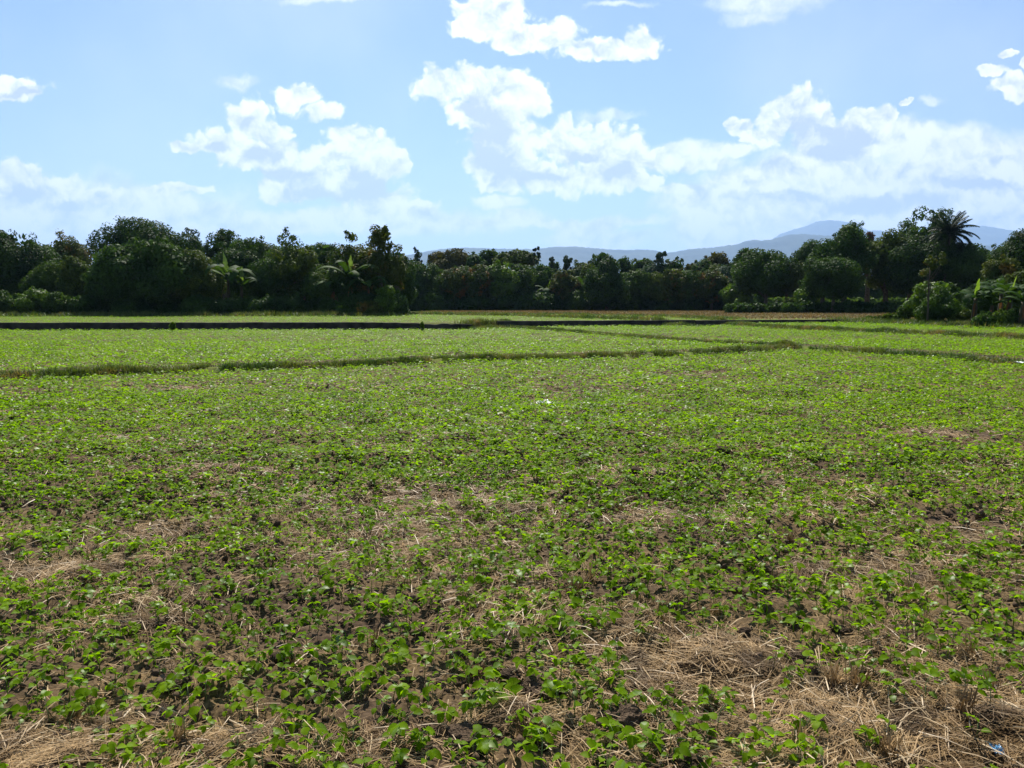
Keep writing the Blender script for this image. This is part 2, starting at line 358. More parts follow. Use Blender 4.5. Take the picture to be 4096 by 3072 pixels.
def make_crop():
    x, y = jgrid(-6.6, 6.6, 1.6, 8, .094)
    k = wedge(x, y, .8) & (R.uniform(size=x.size) < plantable(x, y)); x, y = x[k], y[k]
    # what the frame shows, nearest first
    dep = y * math.cos(TH) + CAMH * math.sin(TH)
    py = 1536 + F * ((CAMH * math.cos(TH) - y * math.sin(TH)) / dep); px = 2048 + F * x / dep
    ins = (py < 3120) & (px > -20) & (px < 4116)
    order = np.argsort(np.where(ins, np.hypot(x, y), 1e9))[:300]
    seen = np.zeros(x.size, bool); seen[order] = True
    z = H(x, y)
    for i in order:
        v = random.randrange(len(VAR)); stems, leaves = VAR[v]; s = random.uniform(.62, 1.12)
        o = empty('bean_seedling', (x[i], y[i], z[i])); o.rotation_euler = (random.uniform(-.1, .1), random.uniform(-.1, .1), random.uniform(0, 6.28)); o.scale = (s, s, s)
        tag(o, 'young bean seedling with broad bright green leaves in the nearest strip of straw-littered soil', 'seedling', 'bean seedlings in the nearest strip of the field')
        c = bpy.data.objects.new('stem', stem_me[v]); c.parent = o; C.objects.link(c)
        for p, (a, b, r), q in leaves:
            c = bpy.data.objects.new('leaf', LM); c.parent = o; c.matrix_local = Matrix.Translation(p) @ Matrix(euler_m(a, b, r, q).tolist()).to_4x4(); C.objects.link(c)
    parts = []
    def plants(x, y, T, stems=False, sc_=(.62, 1.12), maxl=99, zf=1.0):
        z = H(x, y); vi = R.integers(0, len(VAR), x.size); yaw = R.uniform(0, 6.28, x.size); s = R.uniform(*sc_, x.size) * (.72 + .5 * fbm(x * .7, y * .7, 51, 2))
        RM = basis(yaw, R.uniform(-.1, .1, x.size), R.uniform(-.1, .1, x.size), s, s, s * zf)
        P = np.stack([x, y, z], -1)
        for v in range(len(VAR)):
            k = vi == v
            if not k.any(): continue
            st, lv = VAR[v]
            for p, (a, b, r), q in lv[:maxl]:
                parts.append(stamp(T, RM[k] @ euler_m(a, b, r, q), P[k] + RM[k] @ np.array(p)))
            if stems: parts.append(stamp(merge([tube(pp, np.array(rr_) * 1.3, 3) for pp, rr_ in st]), RM[k], P[k]))
    plants(x[~seen], y[~seen], LEAF, True)
    x, y = jgrid(-11, 11, 8, 14, .096); k = wedge(x, y) & (R.uniform(size=x.size) < plantable(x, y) * 1.05); plants(x[k], y[k], LEAF2, False, (.95, 1.45), zf=.9)
    x, y = jgrid(-24, 26, 14, 30, .138); k = wedge(x, y) & (R.uniform(size=x.size) < plantable(x, y) * 1.1) & bund_clear(x, y, .5); plants(x[k], y[k], LEAF2, False, (1.2, 2.0), 6, .75)
    x, y = jgrid(-42, 44, 30, 56, .225); w = y - yw(x)
    k = wedge(x, y) & (R.uniform(size=x.size) < plantable(x, y) * 1.1) & bund_clear(x, y, .6) & (w < -.8); plants(x[k], y[k], LEAF2, False, (1.7, 2.7), 5, .5)
    x, y = jgrid(-62, 40, 42, 120, .42); w = y - yw(x)
    k = wedge(x, y) & (w > .9) & ((y < ys(x)) | (x < E_[0][0])) & (R.uniform(size=x.size) < .9) & bund_clear(x, y, .6) & ~((x < -11) & (y > 69))
    plants(x[k], y[k], LEAF2, False, (2.2, 3.4), 4, .35)
    o = build('bean_crop', *merge(parts), M_crop); tag(o, 'dense green bean seedlings covering the fields beyond the nearest rows', 'crop', kind='stuff')
make_crop()

# ------------------------------------------------------------------ straw litter
STRAW = tmpl([(-.5, 0, 0), (.5, 0, 0), (.5, .5, .06), (-.5, .5, .06), (.4, 1, 0), (-.4, 1, 0)], [(0, 1, 2, 3), (3, 2, 4, 5)])
STRAW1 = tmpl([(-.5, 0, 0), (.5, 0, 0), (.4, 1, 0), (-.4, 1, 0)], [(0, 1, 2, 3)])
def strawness(x, y):
    n = fbm(x * 1.5, y * 1.5, 77, 3); return np.clip(sstep(.43, .66, n) * .75 + bare(x, y) * .9 + .06, 0, 1)
def make_straw():
    parts = []
    def lay(x, y, T, wd, ln_):
        n = x.size; field = fbm(x * .8, y * .8, 88, 2) * 14
        yaw = field + R.normal(0, .75, n); z = H(x, y) + R.uniform(.002, .028, n) * strawness(x, y)
        pitch = R.normal(0, .10, n) + (R.uniform(size=n) < .05) * R.uniform(.2, .9, n)
        L = R.uniform(*ln_, n)
        M = basis(yaw, pitch, R.uniform(-.6, .6, n), R.uniform(*wd, n), L, L)
        P = np.stack([x, y, z], -1) - M[:, :, 1] * .5; parts.append(stamp(T, M, P))
    def pts(n, r0, r1):
        r = np.sqrt(R.uniform(r0 * r0, r1 * r1, n)); t = R.uniform(-.66, .66, n); x, y = np.sin(t) * r, np.cos(t) * r
        k = R.uniform(size=n) < strawness(x, y); return x[k], y[k]
    lay(*pts(150000, 1.8, 6.5), STRAW, (.0016, .0038), (.05, .24))
    lay(*pts(105000, 6.5, 13), STRAW1, (.005, .009), (.10, .30))
    lay(*pts(50000, 13, 27), STRAW1, (.009, .018), (.16, .40))
    o = build('straw', *merge(parts), M_straw); tag(o, 'loose tan rice straw scattered over the soil between the seedlings', 'straw', kind='stuff')
make_straw()
def make_culms():
    parts = []
    for n, r0, r1, wd, L_ in ((17000, 1.8, 7, (.0026, .005), (.05, .22)), (7000, 7, 13, (.005, .008), (.08, .25))):
        r = np.sqrt(R.uniform(r0 * r0, r1 * r1, n)); t = R.uniform(-.66, .66, n); x, y = np.sin(t) * r, np.cos(t) * r
        k = R.uniform(size=n) < strawness(x, y) * .9; x, y = x[k], y[k]; n = x.size
        L = R.uniform(*L_, n); M = basis(fbm(x * .8, y * .8, 88, 2) * 14 + R.normal(0, .9, n), R.normal(.08, .16, n), R.uniform(-.8, .8, n), R.uniform(*wd, n), L, L)
        parts.append(stamp(STRAW, M, np.stack([x, y, H(x, y) + R.uniform(.012, .045, n)], -1) - M[:, :, 1] * .5))
    o = build('straw_stems', *merge(parts), M_culm); tag(o, 'thicker pale straw stems lying on top of the finer straw', 'straw', kind='stuff')
make_culms()

# stubble clumps: upright fans of cut straw
def clump_mesh(seed, n=46):
    rr = np.random.default_rng(seed); yaw = rr.uniform(0, 6.28, n); M = basis(yaw, 1.5 - rr.uniform(0, .75, n), rr.uniform(-.5, .5, n), rr.uniform(.003, .006, n), rr.uniform(.05, .15, n), rr.uniform(.05, .12, n))
    P = np.stack([rr.normal(0, .014, n), rr.normal(0, .014, n), np.full(n, -.012)], -1)
    return stamp(STRAW, M, P)
CL = []
for i in range(5):
    o = build('stubble_clump', *clump_mesh(i), M_straw); CL.append(o.data); bpy.data.objects.remove(o)
spots = [(3440, 2745, 1.35, 'palest fan-shaped stubble clump standing beside a dark clod near the bare straw corner'),
         (3330, 2720, 1.2, None), (370, 2260, 1.2, 'pale splayed stubble clump lying among sparse seedlings beside a straw swath'),
         (3120, 2330, 1, None), (3160, 2160, .9, None), (3640, 2370, 1, None), (3700, 2500, 1.1, None), (3880, 2630, 1.1, None), (2360, 2340, 1.1, None), (2300, 2370, 1.1, None),
         (1160, 2640, .9, None), (1900, 2690, 1.0, None), (2640, 2500, 1, None), (2720, 2560, 1, None), (3850, 2870, 1.3, None), (3560, 3000, 1.2, None), (3200, 2960, 1.1, None),
         (2860, 2440, 1, None), (2100, 2960, 1, None), (700, 2960, 1, None), (300, 2860, 1.1, None), (1500, 2560, .9, None), (3980, 2760, 1.2, None), (2480, 2040, 1.1, None)]
for i, (px, py, s, lb) in enumerate(spots):
    x, y = G(px, py, .02); o = bpy.data.objects.new('stubble_clump', CL[i % 5]); C.objects.link(o)
    o.location = (x, y, H(x, y)); o.scale = (s, s, s * .75); o.rotation_euler = (random.uniform(-.25, .25), random.uniform(-.25, .25), random.uniform(0, 6))
    tag(o, lb or 'small splayed tuft of cut rice stubble standing up out of the straw-littered soil', 'stubble', 'rice stubble clumps in the near field')

# soil clods
def clod_mesh(seed):
    import bmesh
    bm = bmesh.new(); bmesh.ops.create_icosphere(bm, subdivisions=4, radius=1)
    rr = random.Random(seed); ox = rr.uniform(0, 50)
    co = np.array([v.co[:] for v in bm.verts])
    n = fbm(co[:, 0] * 1.6 + ox, co[:, 1] * 1.6 + co[:, 2] * 1.3, seed, 5) - .5; n2 = fbm(co[:, 2] * 4 + ox, co[:, 0] * 4 - co[:, 1] * 3, seed + 9, 3) - .5
    co = co * (1 + n * 1.0 + n2 * .45)[:, None]; co[:, 2] *= .62
    for v, c in zip(bm.verts, co): v.co = c
    me = bpy.data.meshes.new('soil_clod'); bm.to_mesh(me); bm.free(); me.materials.append(M_soil)
    return me
CD = [clod_mesh(i) for i in range(6)]
clods = [(2150, 2770, .085, 'dark overhanging soil clod with a deep shadow hollow under its face'),
         (2480, 2880, .10, 'largest crumbly dark soil clod by the tall seedlings near the bottom edge'),
         (1890, 2940, .08, 'low rounded grey-brown soil clod among sparse seedlings')]
for k in range(44):
    clods.append((random.uniform(0, 4096), random.uniform(2050, 3060), random.uniform(.025, .055), None))
for k in range(44):
    clods.append((random.uniform(0, 4096), random.uniform(1600, 2050), random.uniform(.04, .08), None))
for i, (px, py, s, lb) in enumerate(clods):
    x, y = G(px, py, .02); o = bpy.data.objects.new('soil_clod', CD[i % 6]); C.objects.link(o)
    o.location = (x, y, H(x, y) + s * .15); o.scale = (s * random.uniform(.8, 1.4), s * random.uniform(.8, 1.1), s * random.uniform(.7, 1)); o.rotation_euler = (0, 0, random.uniform(0, 6))
    tag(o, lb or 'small crumbly lump of dark brown soil lying between seedlings', 'soil clod', 'loose soil clods in the near field')

def make_crumbs():
    import bmesh
    bm = bmesh.new(); bmesh.ops.create_icosphere(bm, subdivisions=1, radius=1); co = np.array([v.co[:] for v in bm.verts]); co *= R.uniform(.7, 1.25, (len(co), 1)); T = tmpl(co, [[v.index for v in f.verts] for f in bm.faces]); bm.free()
    n = 22000; r_ = np.sqrt(R.uniform(1.8 ** 2, 10 ** 2, n)); t = R.uniform(-.66, .66, n); x, y = np.sin(t) * r_, np.cos(t) * r_
    k = fbm(x * 2.2, y * 2.2, 70, 3) > .47; x, y, r_ = x[k], y[k], r_[k]; n = x.size; sz = R.gamma(2.0, .0036, n) + .003 + r_ * .0004
    M = basis(R.uniform(0, 6.28, n), R.uniform(0, 3, n), R.uniform(0, 3, n), sz * R.uniform(.7, 1.4, n), sz, sz * R.uniform(.5, 1, n))
    o = build('soil_crumbs', *stamp(T, M, np.stack([x, y, H(x, y) + sz * .3], -1)), M_soil); tag(o, 'crumbs of dark brown soil strewn between the seedlings', 'soil', kind='stuff')
make_crumbs()
# litter
def crumple(name, px, py, w, d, h, mat, label, cat, seed):
    rr = np.random.default_rng(seed); n = 12; gx, gy = np.meshgrid(np.linspace(-.5, .5, n), np.linspace(-.5, .5, n)); gx, gy = gx.ravel(), gy.ravel()
    z = h * (fbm(gx * 5 + seed, gy * 5, seed, 2) * 1.3 - .2) + rr.uniform(0, h * .15, gx.size)
    V = np.stack([gx * w + rr.normal(0, w * .03, gx.size), gy * d + rr.normal(0, d * .03, gx.size), z], -1)
    i = (np.arange(n - 1)[:, None] * n + np.arange(n - 1)[None]).ravel(); Q = np.stack([i, i + 1, i + n + 1, i + n], -1)
    x, y = G(px, py, .02); o = build(name, V, Q.ravel(), np.full(len(Q), 4), mat); o.location = (x, y, H(x, y) + .02); o.rotation_euler = (0, 0, rr.uniform(0, 6))
    s = o.modifiers.new('thickness', 'SOLIDIFY'); s.thickness = .001
    tag(o, label, cat)
M_white = plain('white_plastic', (.75, .77, .8), (.85, .86, .88), 8, .35, 0, .5)
M_blue = plain('blue_wrapper', (.02, .10, .22), (.10, .28, .42), 12, .25, .2, .6)
crumple('plastic_scrap', 2185, 1618, .28, .16, .10, M_white, 'crumpled white plastic scrap lying alone among dense green seedlings mid-field', 'litter', 3)
crumple('plastic_scrap', 2212, 1632, .15, .08, .05, M_white, 'smaller flat white plastic scrap just in front of the crumpled one', 'litter', 4)
crumple('plastic_bag', 4085, 1466, .28, .18, .06, M_white, 'pale plastic bag snagged on the grassy bund at the far edge of the field', 'litter', 5)
crumple('blue_wrapper', 3990, 3005, .055, .04, .025, M_blue, 'small crumpled shiny blue wrapper half buried in the dry straw', 'litter', 6)

# ------------------------------------------------------------------ grass on the bunds
BL = tmpl([(-.5, 0, 0), (.5, 0, 0), (.36, .5, .0), (-.36, .5, 0), (0, 1, -.18)], [(0, 1, 2, 3), (3, 2, 4)])
def make_bund_grass():
    parts = []
    def along(P, n, spread, hgt, wd, shift=0, face=True):
        seg = np.hypot(*(P[1:] - P[:-1]).T); cum = np.concatenate([[0], np.cumsum(seg)])
        t = R.uniform(0, cum[-1], n); x = np.interp(t, cum, P[:, 0]); y = np.interp(t, cum, P[:, 1]); 
        x = x + R.normal(0, spread, n); y = y + shift + R.normal(0, spread, n)
        k = (fbm(x * 1.7, y * 1.7, 91, 3) > .30) & (y > 3) & (np.abs(x) < .72 * y + 3); x, y = x[k], y[k]; n = x.size
        cl = .35 + 1.1 * fbm(x * .9, y * .9, 92, 3)
        M = basis(R.uniform(0, 6.28, n), R.uniform(.7, 1.5, n), R.uniform(-.3, .3, n), R.uniform(*wd, n), R.uniform(*hgt, n) * cl, R.uniform(*hgt, n) * cl)
        parts.append(stamp(BL, M, np.stack([x, y, H(x, y) - .01], -1)))
    along(A_, 80000, .15, (.05, .17), (.010, .02))
    along(B_, 55000, .18, (.05, .17), (.012, .026))
    along(C_, 45000, .24, (.08, .24), (.018, .035))
    along(D_, 12000, .3, (.12, .34), (.03, .05))
    along(E_, 10000, .3, (.10, .28), (.03, .05))
    W = np.stack([WX, WY], -1)
    along(W[1:3], 7000, .45, (.10, .36), (.02, .04), .1)          # rubble gap between the two walls
    along(W[1:5], 5000, .2, (.06, .2), (.02, .04), -.45)
    along(W[4:6], 6000, .6, (.12, .40), (.03, .05), 0)
    along(np.array([W[4], (G(3620, 1296, .3)), (G(4096, 1312, .3)), (40, 42)]), 30000, .7, (.15, .5), (.03, .05), 0)
    along(np.array([(-62., 66.), (-10., 68.5)]), 22000, .6, (.15, .6), (.04, .06), .5)
    o = build('bund_grass', *merge(parts), M_grass); tag(o, 'uneven green and yellowing grass growing along the earth bunds', 'grass', kind='stuff')
    parts.clear()
    n = 60000; x = R.uniform(-12, 48, n); y = R.uniform(52, 112, n)
    k = (y > ys(x) + .3) & (y > yw(x) + 1) & wedge(x, y) & (fbm(x * .3, y * .3, 93, 3) > .3); x, y = x[k], y[k]; n = x.size
    M = basis(R.uniform(0, 6.28, n), R.uniform(.8, 1.5, n), R.uniform(-.3, .3, n), R.uniform(.03, .07, n), R.uniform(.08, .22, n), .2)
    o = build('rice_stubble', *stamp(BL, M, np.stack([x, y, H(x, y) - .01], -1)), M_stubble); tag(o, 'brown cut rice stubble covering the far field before the treeline', 'stubble', kind='stuff')
make_bund_grass()

# ------------------------------------------------------------------ low dark walls across the terrace step
def wall(name, a, b, z0, z1, label, broken=False, seed=0):
    a, b = np.array(a), np.array(b); L = np.hypot(*(b - a)); n = max(int(L / .12), 8); u = (b - a) / L; nrm = np.array([-u[1], u[0]])
    t = np.linspace(0, L, n); top = np.full(n, z1) + (fbm(t * .8, t * 0 + seed, seed, 3) - .5) * .035
    if broken: top = top - sstep(L - 6.5, L - .3, t) * (.22 * fbm(t * 2.2, t * 0, 9, 3) + .04 * (vnoise(t * 5, t * 0, 4)))
    V = []; rows = 7
    for i in range(n):
        p = a + u * t[i]
        for k in range(rows):
            z = z0 - .15 + (top[i] - z0 + .15) * k / (rows - 1); off = -(fbm(t[i] * 3.1, z * 9, seed + 3, 3) - .5) * (.16 if broken and t[i] > L - 6.5 else .06)
            V.append((*(p + nrm * off), z))
        V.append((*(p + nrm * .38), top[i] + .004)); V.append((*(p + nrm * .40), z0 - .15))
    k = rows + 2
    Fs = [(i * k + j, (i + 1) * k + j, (i + 1) * k + j + 1, i * k + j + 1) for i in range(n - 1) for j in range(k - 1)]
    Fs += [tuple(range(k - 1, -1, -1)), tuple((n - 1) * k + j for j in range(k))]
    o = build(name, *tmpl(V, Fs), M_wall); tag(o, label, 'wall')
wall('retaining_wall', W1a, W1b, .04, ZU + .065, 'long low dark masonry wall across the field ending in a broken grassy stretch', True, 1)
wall('retaining_wall', W2a, W2b, .12, ZU + .06, 'shorter straight low dark wall beyond the grassy gap, below the pale green terrace', False, 2)
wall('retaining_wall', W2b + np.array((.05, 0)), W3b, .2, ZU + .045, 'lowest dark wall section sunk in grass in front of the brown stubble field', False, 3)

# ------------------------------------------------------------------ trees
TL = tmpl([(0, -.5, 0), (.27, 0, .05), (0, .5, 0), (-.27, 0, .05)], [(0, 1, 2, 3)])
def crown_pts(rr, W, Hc, zc, lobes, lr, depth=1.0, flat=False, top_only=False):
    cs = []
    for i in range(lobes):
        v = rr.normal(size=3); v /= np.linalg.norm(v)
        if flat: v[2] = abs(v[2])
        k = rr.uniform(.55, .82)
        r = rr.uniform(*lr)
        cs.append((v[0] * W / 2 * k, v[1] * W / 2 * depth * k, zc + v[2] * Hc / 2 * k, r))
    return cs
def make_crown(rr, W, Ht, b, style, leaf):
    Hc = Ht * (1 - b); zc = Ht * (b + 1) / 2; m = min(W, Hc); nx = 1.5 if b < 0 else 1
    P, Nn, S = [], [], []
    def lobe(c, r, n, zs=.8, sp=.22):
        d = rr.normal(size=(n, 3)); d /= np.linalg.norm(d, axis=1, keepdims=True)
        rad = r * (1 - np.abs(rr.normal(0, sp, n)))[:, None]
        P.append(np.array(c[:3]) + d * rad * np.array([1, 1, zs])); Nn.append(d + rr.normal(0, .55, (n, 3)) + np.array([0, 0, .25])); S.append(rr.uniform(.6, 1.3, n) * leaf)
    if style == 'dense':   nl, lr, sprig, dens = 30, (.19 * m, .29 * m), 26, 1.0
    elif style == 'airy':  nl, lr, sprig, dens = 30, (.10 * m, .19 * m), 46, .62
    elif style == 'column':nl, lr, sprig, dens = 26, (.18 * m, .30 * m), 30, .9
    elif style == 'umbrella': nl, lr, sprig, dens = 34, (.10 * W, .15 * W), 30, .7
    elif style == 'shrub': nl, lr, sprig, dens = 14, (.20 * m, .34 * m), 18, 1.0
    elif style == 'sparse': nl, lr, sprig, dens = 10, (.06 * m, .13 * m), 16, .55
    lobes = []
    i = 0
    while len(lobes) < nl * nx:
        i += 1
        g = rr.normal(size=3); g /= np.linalg.norm(g)
        k = rr.uniform(.5, .80) if style != 'airy' and style != 'sparse' else rr.uniform(.2, .76)
        x, y, z = g * k
        if style in ('dense', 'shrub'): z = z * .85 + .02; wz = 1.0 if z > -.4 or b < 0 else .92
        elif style == 'umbrella': z = abs(z) * .8 - .1; wz = 1
        elif style == 'column': wz = 1.0 if z < .2 else 1 - .45 * (z - .2) / .8
        else: wz = 1
        r = rr.uniform(*lr)
        lobes.append((x * W / 2 * wz, y * W / 2 * wz, zc + z * Hc / 2, r))
    for c in lobes:
        area = 4 * math.pi * c[3] ** 2; lobe(c, c[3], int(dens * 1.35 * area / (leaf * leaf * .27 * 1.0)) // 2 + 20)
    # sprigs break the outline
    for s in range(sprig):
        c = lobes[rr.integers(len(lobes))]; d = rr.normal(size=3); d[2] = abs(d[2]) * 1.1; d /= np.linalg.norm(d)
        p = np.array(c[:3]) + d * c[3] * rr.uniform(.88, 1.08); r = rr.uniform(.04, .09) * m
        lobe(p, r, 30 + int(2.2 * r * r / (leaf * leaf * .27)), 1.0, .4)
    if style in ('dense', 'column', 'shrub'):   # inner leaves close the heart
        n = int(700 * (1 if style != 'shrub' else .5)); d = rr.normal(size=(n, 3)); d /= np.linalg.norm(d, axis=1, keepdims=True)
        q = d * (rr.uniform(0, 1, (n, 1)) ** .5) * .68; P.append(q * np.array([W / 2, W / 2, Hc / 2]) + np.array([0, 0, zc])); Nn.append(rr.normal(size=(n, 3))); S.append(np.full(n, leaf * 3.0))
    P = np.concatenate(P); Nn = np.concatenate(Nn); S = np.concatenate(S)
    k = P[:, 2] > .03; P, Nn, S = P[k], Nn[k], S[k]
    # keep the crown inside its height
    zt = np.percentile(P[:, 2], 99.7); P[:, 2] *= Ht / zt
    Mx = frame(Nn) * S[:, None, None]
    return stamp(TL, Mx, P), lobes
def make_trunk(rr, Ht, r, b, lobes, limbs=6, lean=0):
    top = Ht * max(b + .35, .55); parts = [tube([(0, 0, -.15), (lean * .2, 0, top * .3), (lean * .6, 0, top * .65), (lean, 0, top)], (r * 1.25, r, r * .75, r * .4))]
    for c in lobes[:limbs]:
        z0 = rr.uniform(.35, .8) * top; parts.append(tube([(lean * .5, 0, z0), (c[0] * .5, c[1] * .5, (z0 + c[2]) / 2), (c[0], c[1], c[2])], (r * .45, r * .3, r * .1), 5))
    return merge(parts)
_n = [0]
def tree(px, d, top, wpx, style, mat, b, label, cat='tree', name='broadleaf_tree', group=None, leaf=None, bark=None, limbs=6, basepx=None):
    _n[0] += 1; rr = np.random.default_rng(1000 + _n[0])
    x = ray(px, top)[0] / ray(px, top)[1] * d; z = float(base(np.array([x]), np.array([d]))[0]); zt = at(px, top, d)[2]; Ht = zt - z; W = wpx / F * d * 1.0
    leaf = leaf or (.0031 * d)
    o = empty(name, (x, d, z)); (cr, lobes) = make_crown(rr, W, Ht, b, style, leaf)
    build('trunk', *make_trunk(rr, Ht, (max(.03 * Ht, .05) if style not in ('shrub', 'sparse') else .012 * Ht), b, lobes, limbs, rr.uniform(-.1, .1) * W * .3), bark or M_bark, o, True)
    build('crown', *cr, GR[mat], o)
    tag(o, label, cat, group)
    return o
# -- near left wood
tree(60, 80, 925, 330, 'dense', 'mango', .05, 'dark rounded mango tree at the very edge of the wood, above the grass bank', name='mango_tree')
tree(265, 96, 950, 220, 'dense', 'yellow', .1, 'yellow-topped round tree set back behind the notch in the wood')
tree(200, 76, 1052, 170, 'dense', 'mid', .05, 'small mid green tree behind the grass bank')
tree(310, 75, 1030, 150, 'dense', 'olive', .05, 'small olive tree with pale flecked leaves filling the notch beside the great dome')
tree(590, 82, 884, 390, 'dense', 'mango', .1, 'great domed dark mango tree, highest of the left wood', name='mango_tree')
tree(480, 72, 985, 250, 'dense', 'dark', .03, 'dark shrubby tree with broad bright upper leaves in front of the great dome', leaf=.40)
tree(640, 71.5, 965, 270, 'dense', 'dark', .03, 'dense tree with yellow-green upper leaves below the great dome', leaf=.36)
tree(790, 86, 920, 150, 'airy', 'blue', .1, 'open feathery tree touching the dome of the mango tree')
tree(890, 88, 922, 190, 'airy', 'dark', .1, 'lacy flat-topped tree rising behind the banana plants beside the great dome')
tree(1000, 80, 958, 220, 'dense', 'dark', .05, 'dark rounded tree between the flat-topped tree and the pointed airy one')
tree(770, 72, 1010, 200, 'dense', 'olive', .03, 'olive leafy tree at the shoulder of the great dome')
tree(1165, 75, 925, 240, 'airy', 'olive', .05, 'pointed airy tree with sky showing through its crown in the middle of the left wood', leaf=.3)
tree(1160, 78, 985, 220, 'dense', 'dark', .05, 'dark dense tree behind the trunk of the pointed airy tree')
tree(1310, 82, 975, 150, 'dense', 'dark', .05, 'dark round crown in the dip before the tallest airy tree')
tree(1400, 76, 930, 150, 'airy', 'olive', .1, 'thin-topped olive tree leaning against the tallest airy tree', leaf=.28)
tree(1520, 74, 905, 140, 'airy', 'yellow', .1, 'tallest airy yellowish tree near the end of the left wood', leaf=.3)
tree(1450, 76, 985, 260, 'dense', 'yellow', .05, 'broad tree tinged yellow below the tallest airy tree', leaf=.3)
tree(1590, 74, 982, 110, 'airy', 'yellow', .1, 'short yellowish tree ending the left wood')
tree(1600, 80, 1010, 120, 'column', 'dark', .02, 'vine-draped column of dark foliage at the end of the left wood', name='vine_covered_tree')
tree(1545, 70, 1143, 80, 'shrub', 'lit', .02, 'tall light green bush at the corner where the left wood ends', 'bush', 'corner_bush')
tree(1475, 69.5, 1205, 120, 'shrub', 'yellow', .0, 'low brownish bush beside the light green corner bush', 'bush', 'low_bush')
tree(1090, 75, 1040, 200, 'dense', 'dark', .02, 'low dark tree wedged behind the first bananas')
tree(1330, 74, 1060, 220, 'dense', 'mid', .02, 'low green tree tangled behind the orange dead banana leaves')
# grass bank shrubs and understorey of the left wood
for px, top, w, mt, lb in ((20, 1165, 130, 'mid', 'low green bush at the outer end of the grass bank'), (130, 1150, 120, 'lit', 'knobbly light green bush topping the grass bank'), (235, 1170, 130, 'mid', 'flat-topped green bush in the middle of the grass bank'),
                           (330, 1180, 120, 'dark', 'dark bush where the grass bank meets the wood')):
    tree(px, 69.5, top, w, 'shrub', mt, 0, lb, 'bush', 'bank_bush')
for k, px in enumerate(range(-60, 1560, 95)):  # understorey packed dense to block light under the crowns
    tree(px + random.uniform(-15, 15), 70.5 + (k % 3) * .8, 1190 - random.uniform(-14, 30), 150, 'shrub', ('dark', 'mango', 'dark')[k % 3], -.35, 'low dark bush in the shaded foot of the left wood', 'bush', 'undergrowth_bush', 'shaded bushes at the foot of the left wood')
# -- middle treeline, rear row
RG = None
rear = [(1668, 128, 992, 70, 'airy', 'blue', 'feathery bamboo tuft against the sky just past the left wood'), (1760, 130, 1010, 120, 'dense', 'brown', 'rear browned dome beside the feathery tuft'),
 (1840, 132, 998, 130, 'dense', 'brown', 'taller browned dome next to the first one'), (1900, 128, 1018, 110, 'dense', 'dark', 'dark dome between the browned domes and the umbrella tree'),
 (1965, 130, 1002, 110, 'dense', 'mid', 'green rounded crown touching the umbrella tree'), (2230, 130, 1050, 140, 'airy', 'dark', 'low gappy crown beyond the bare thin tree'),
 (2205, 128, 1028, 40, 'airy', 'blue', 'slender pale tuft beside the bare thin tree'), (2265, 128, 1025, 50, 'airy', 'blue', 'second slender pale tuft farther from the bare thin tree'), (2330, 126, 1048, 130, 'dense', 'olive', 'olive crown in the dip of the middle treeline'),
 (2415, 128, 1020, 100, 'dense', 'dark', 'dark round crown just behind the clipped-looking dome tree'), (2500, 126, 1030, 110, 'airy', 'dark', 'flat dark crown behind the shoulder of the dome tree'), (2570, 128, 1035, 110, 'dense', 'dark', 'broad dark crown with gaps of sky beneath'),
 (2645, 122, 1008, 75, 'airy', 'blue', 'tree with a wind-swept tuft rising above the low saddle'), (2610, 124, 1055, 130, 'dense', 'blue', 'bluish rounded crown below the wind-swept tuft'), (2700, 124, 1036, 110, 'dense', 'dark', 'dark crown beside the wind-swept tuft'),
 (2760, 118, 1058, 80, 'dense', 'brown', 'small bronze crown low in the treeline'), (2800, 130, 1042, 110, 'dense', 'dark', 'dark crown between the two bronze ones'), (2865, 132, 1017, 105, 'dense', 'brown', 'higher bronze dome standing against the mountain'),
 (2950, 130, 1042, 110, 'dense', 'dark', 'dark crown to the side of the higher bronze dome'), (2870, 122, 1062, 140, 'dense', 'olive', 'olive crown in front of the higher bronze dome')]
for px, d, top, w, st, mt, lb in rear: tree(px, d, top, w, st, mt, .1, lb)
tree(2065, 126, 1003, 220, 'umbrella', 'olive', .62, 'wide umbrella-shaped rain tree with visible pale branches', name='rain_tree', limbs=20, bark=M_palebark)
tree(2148, 122, 988, 46, 'sparse', 'blue', .45, 'bare thin tree with a small ragged tuft standing above the middle treeline', name='thin_tree', bark=M_palebark)
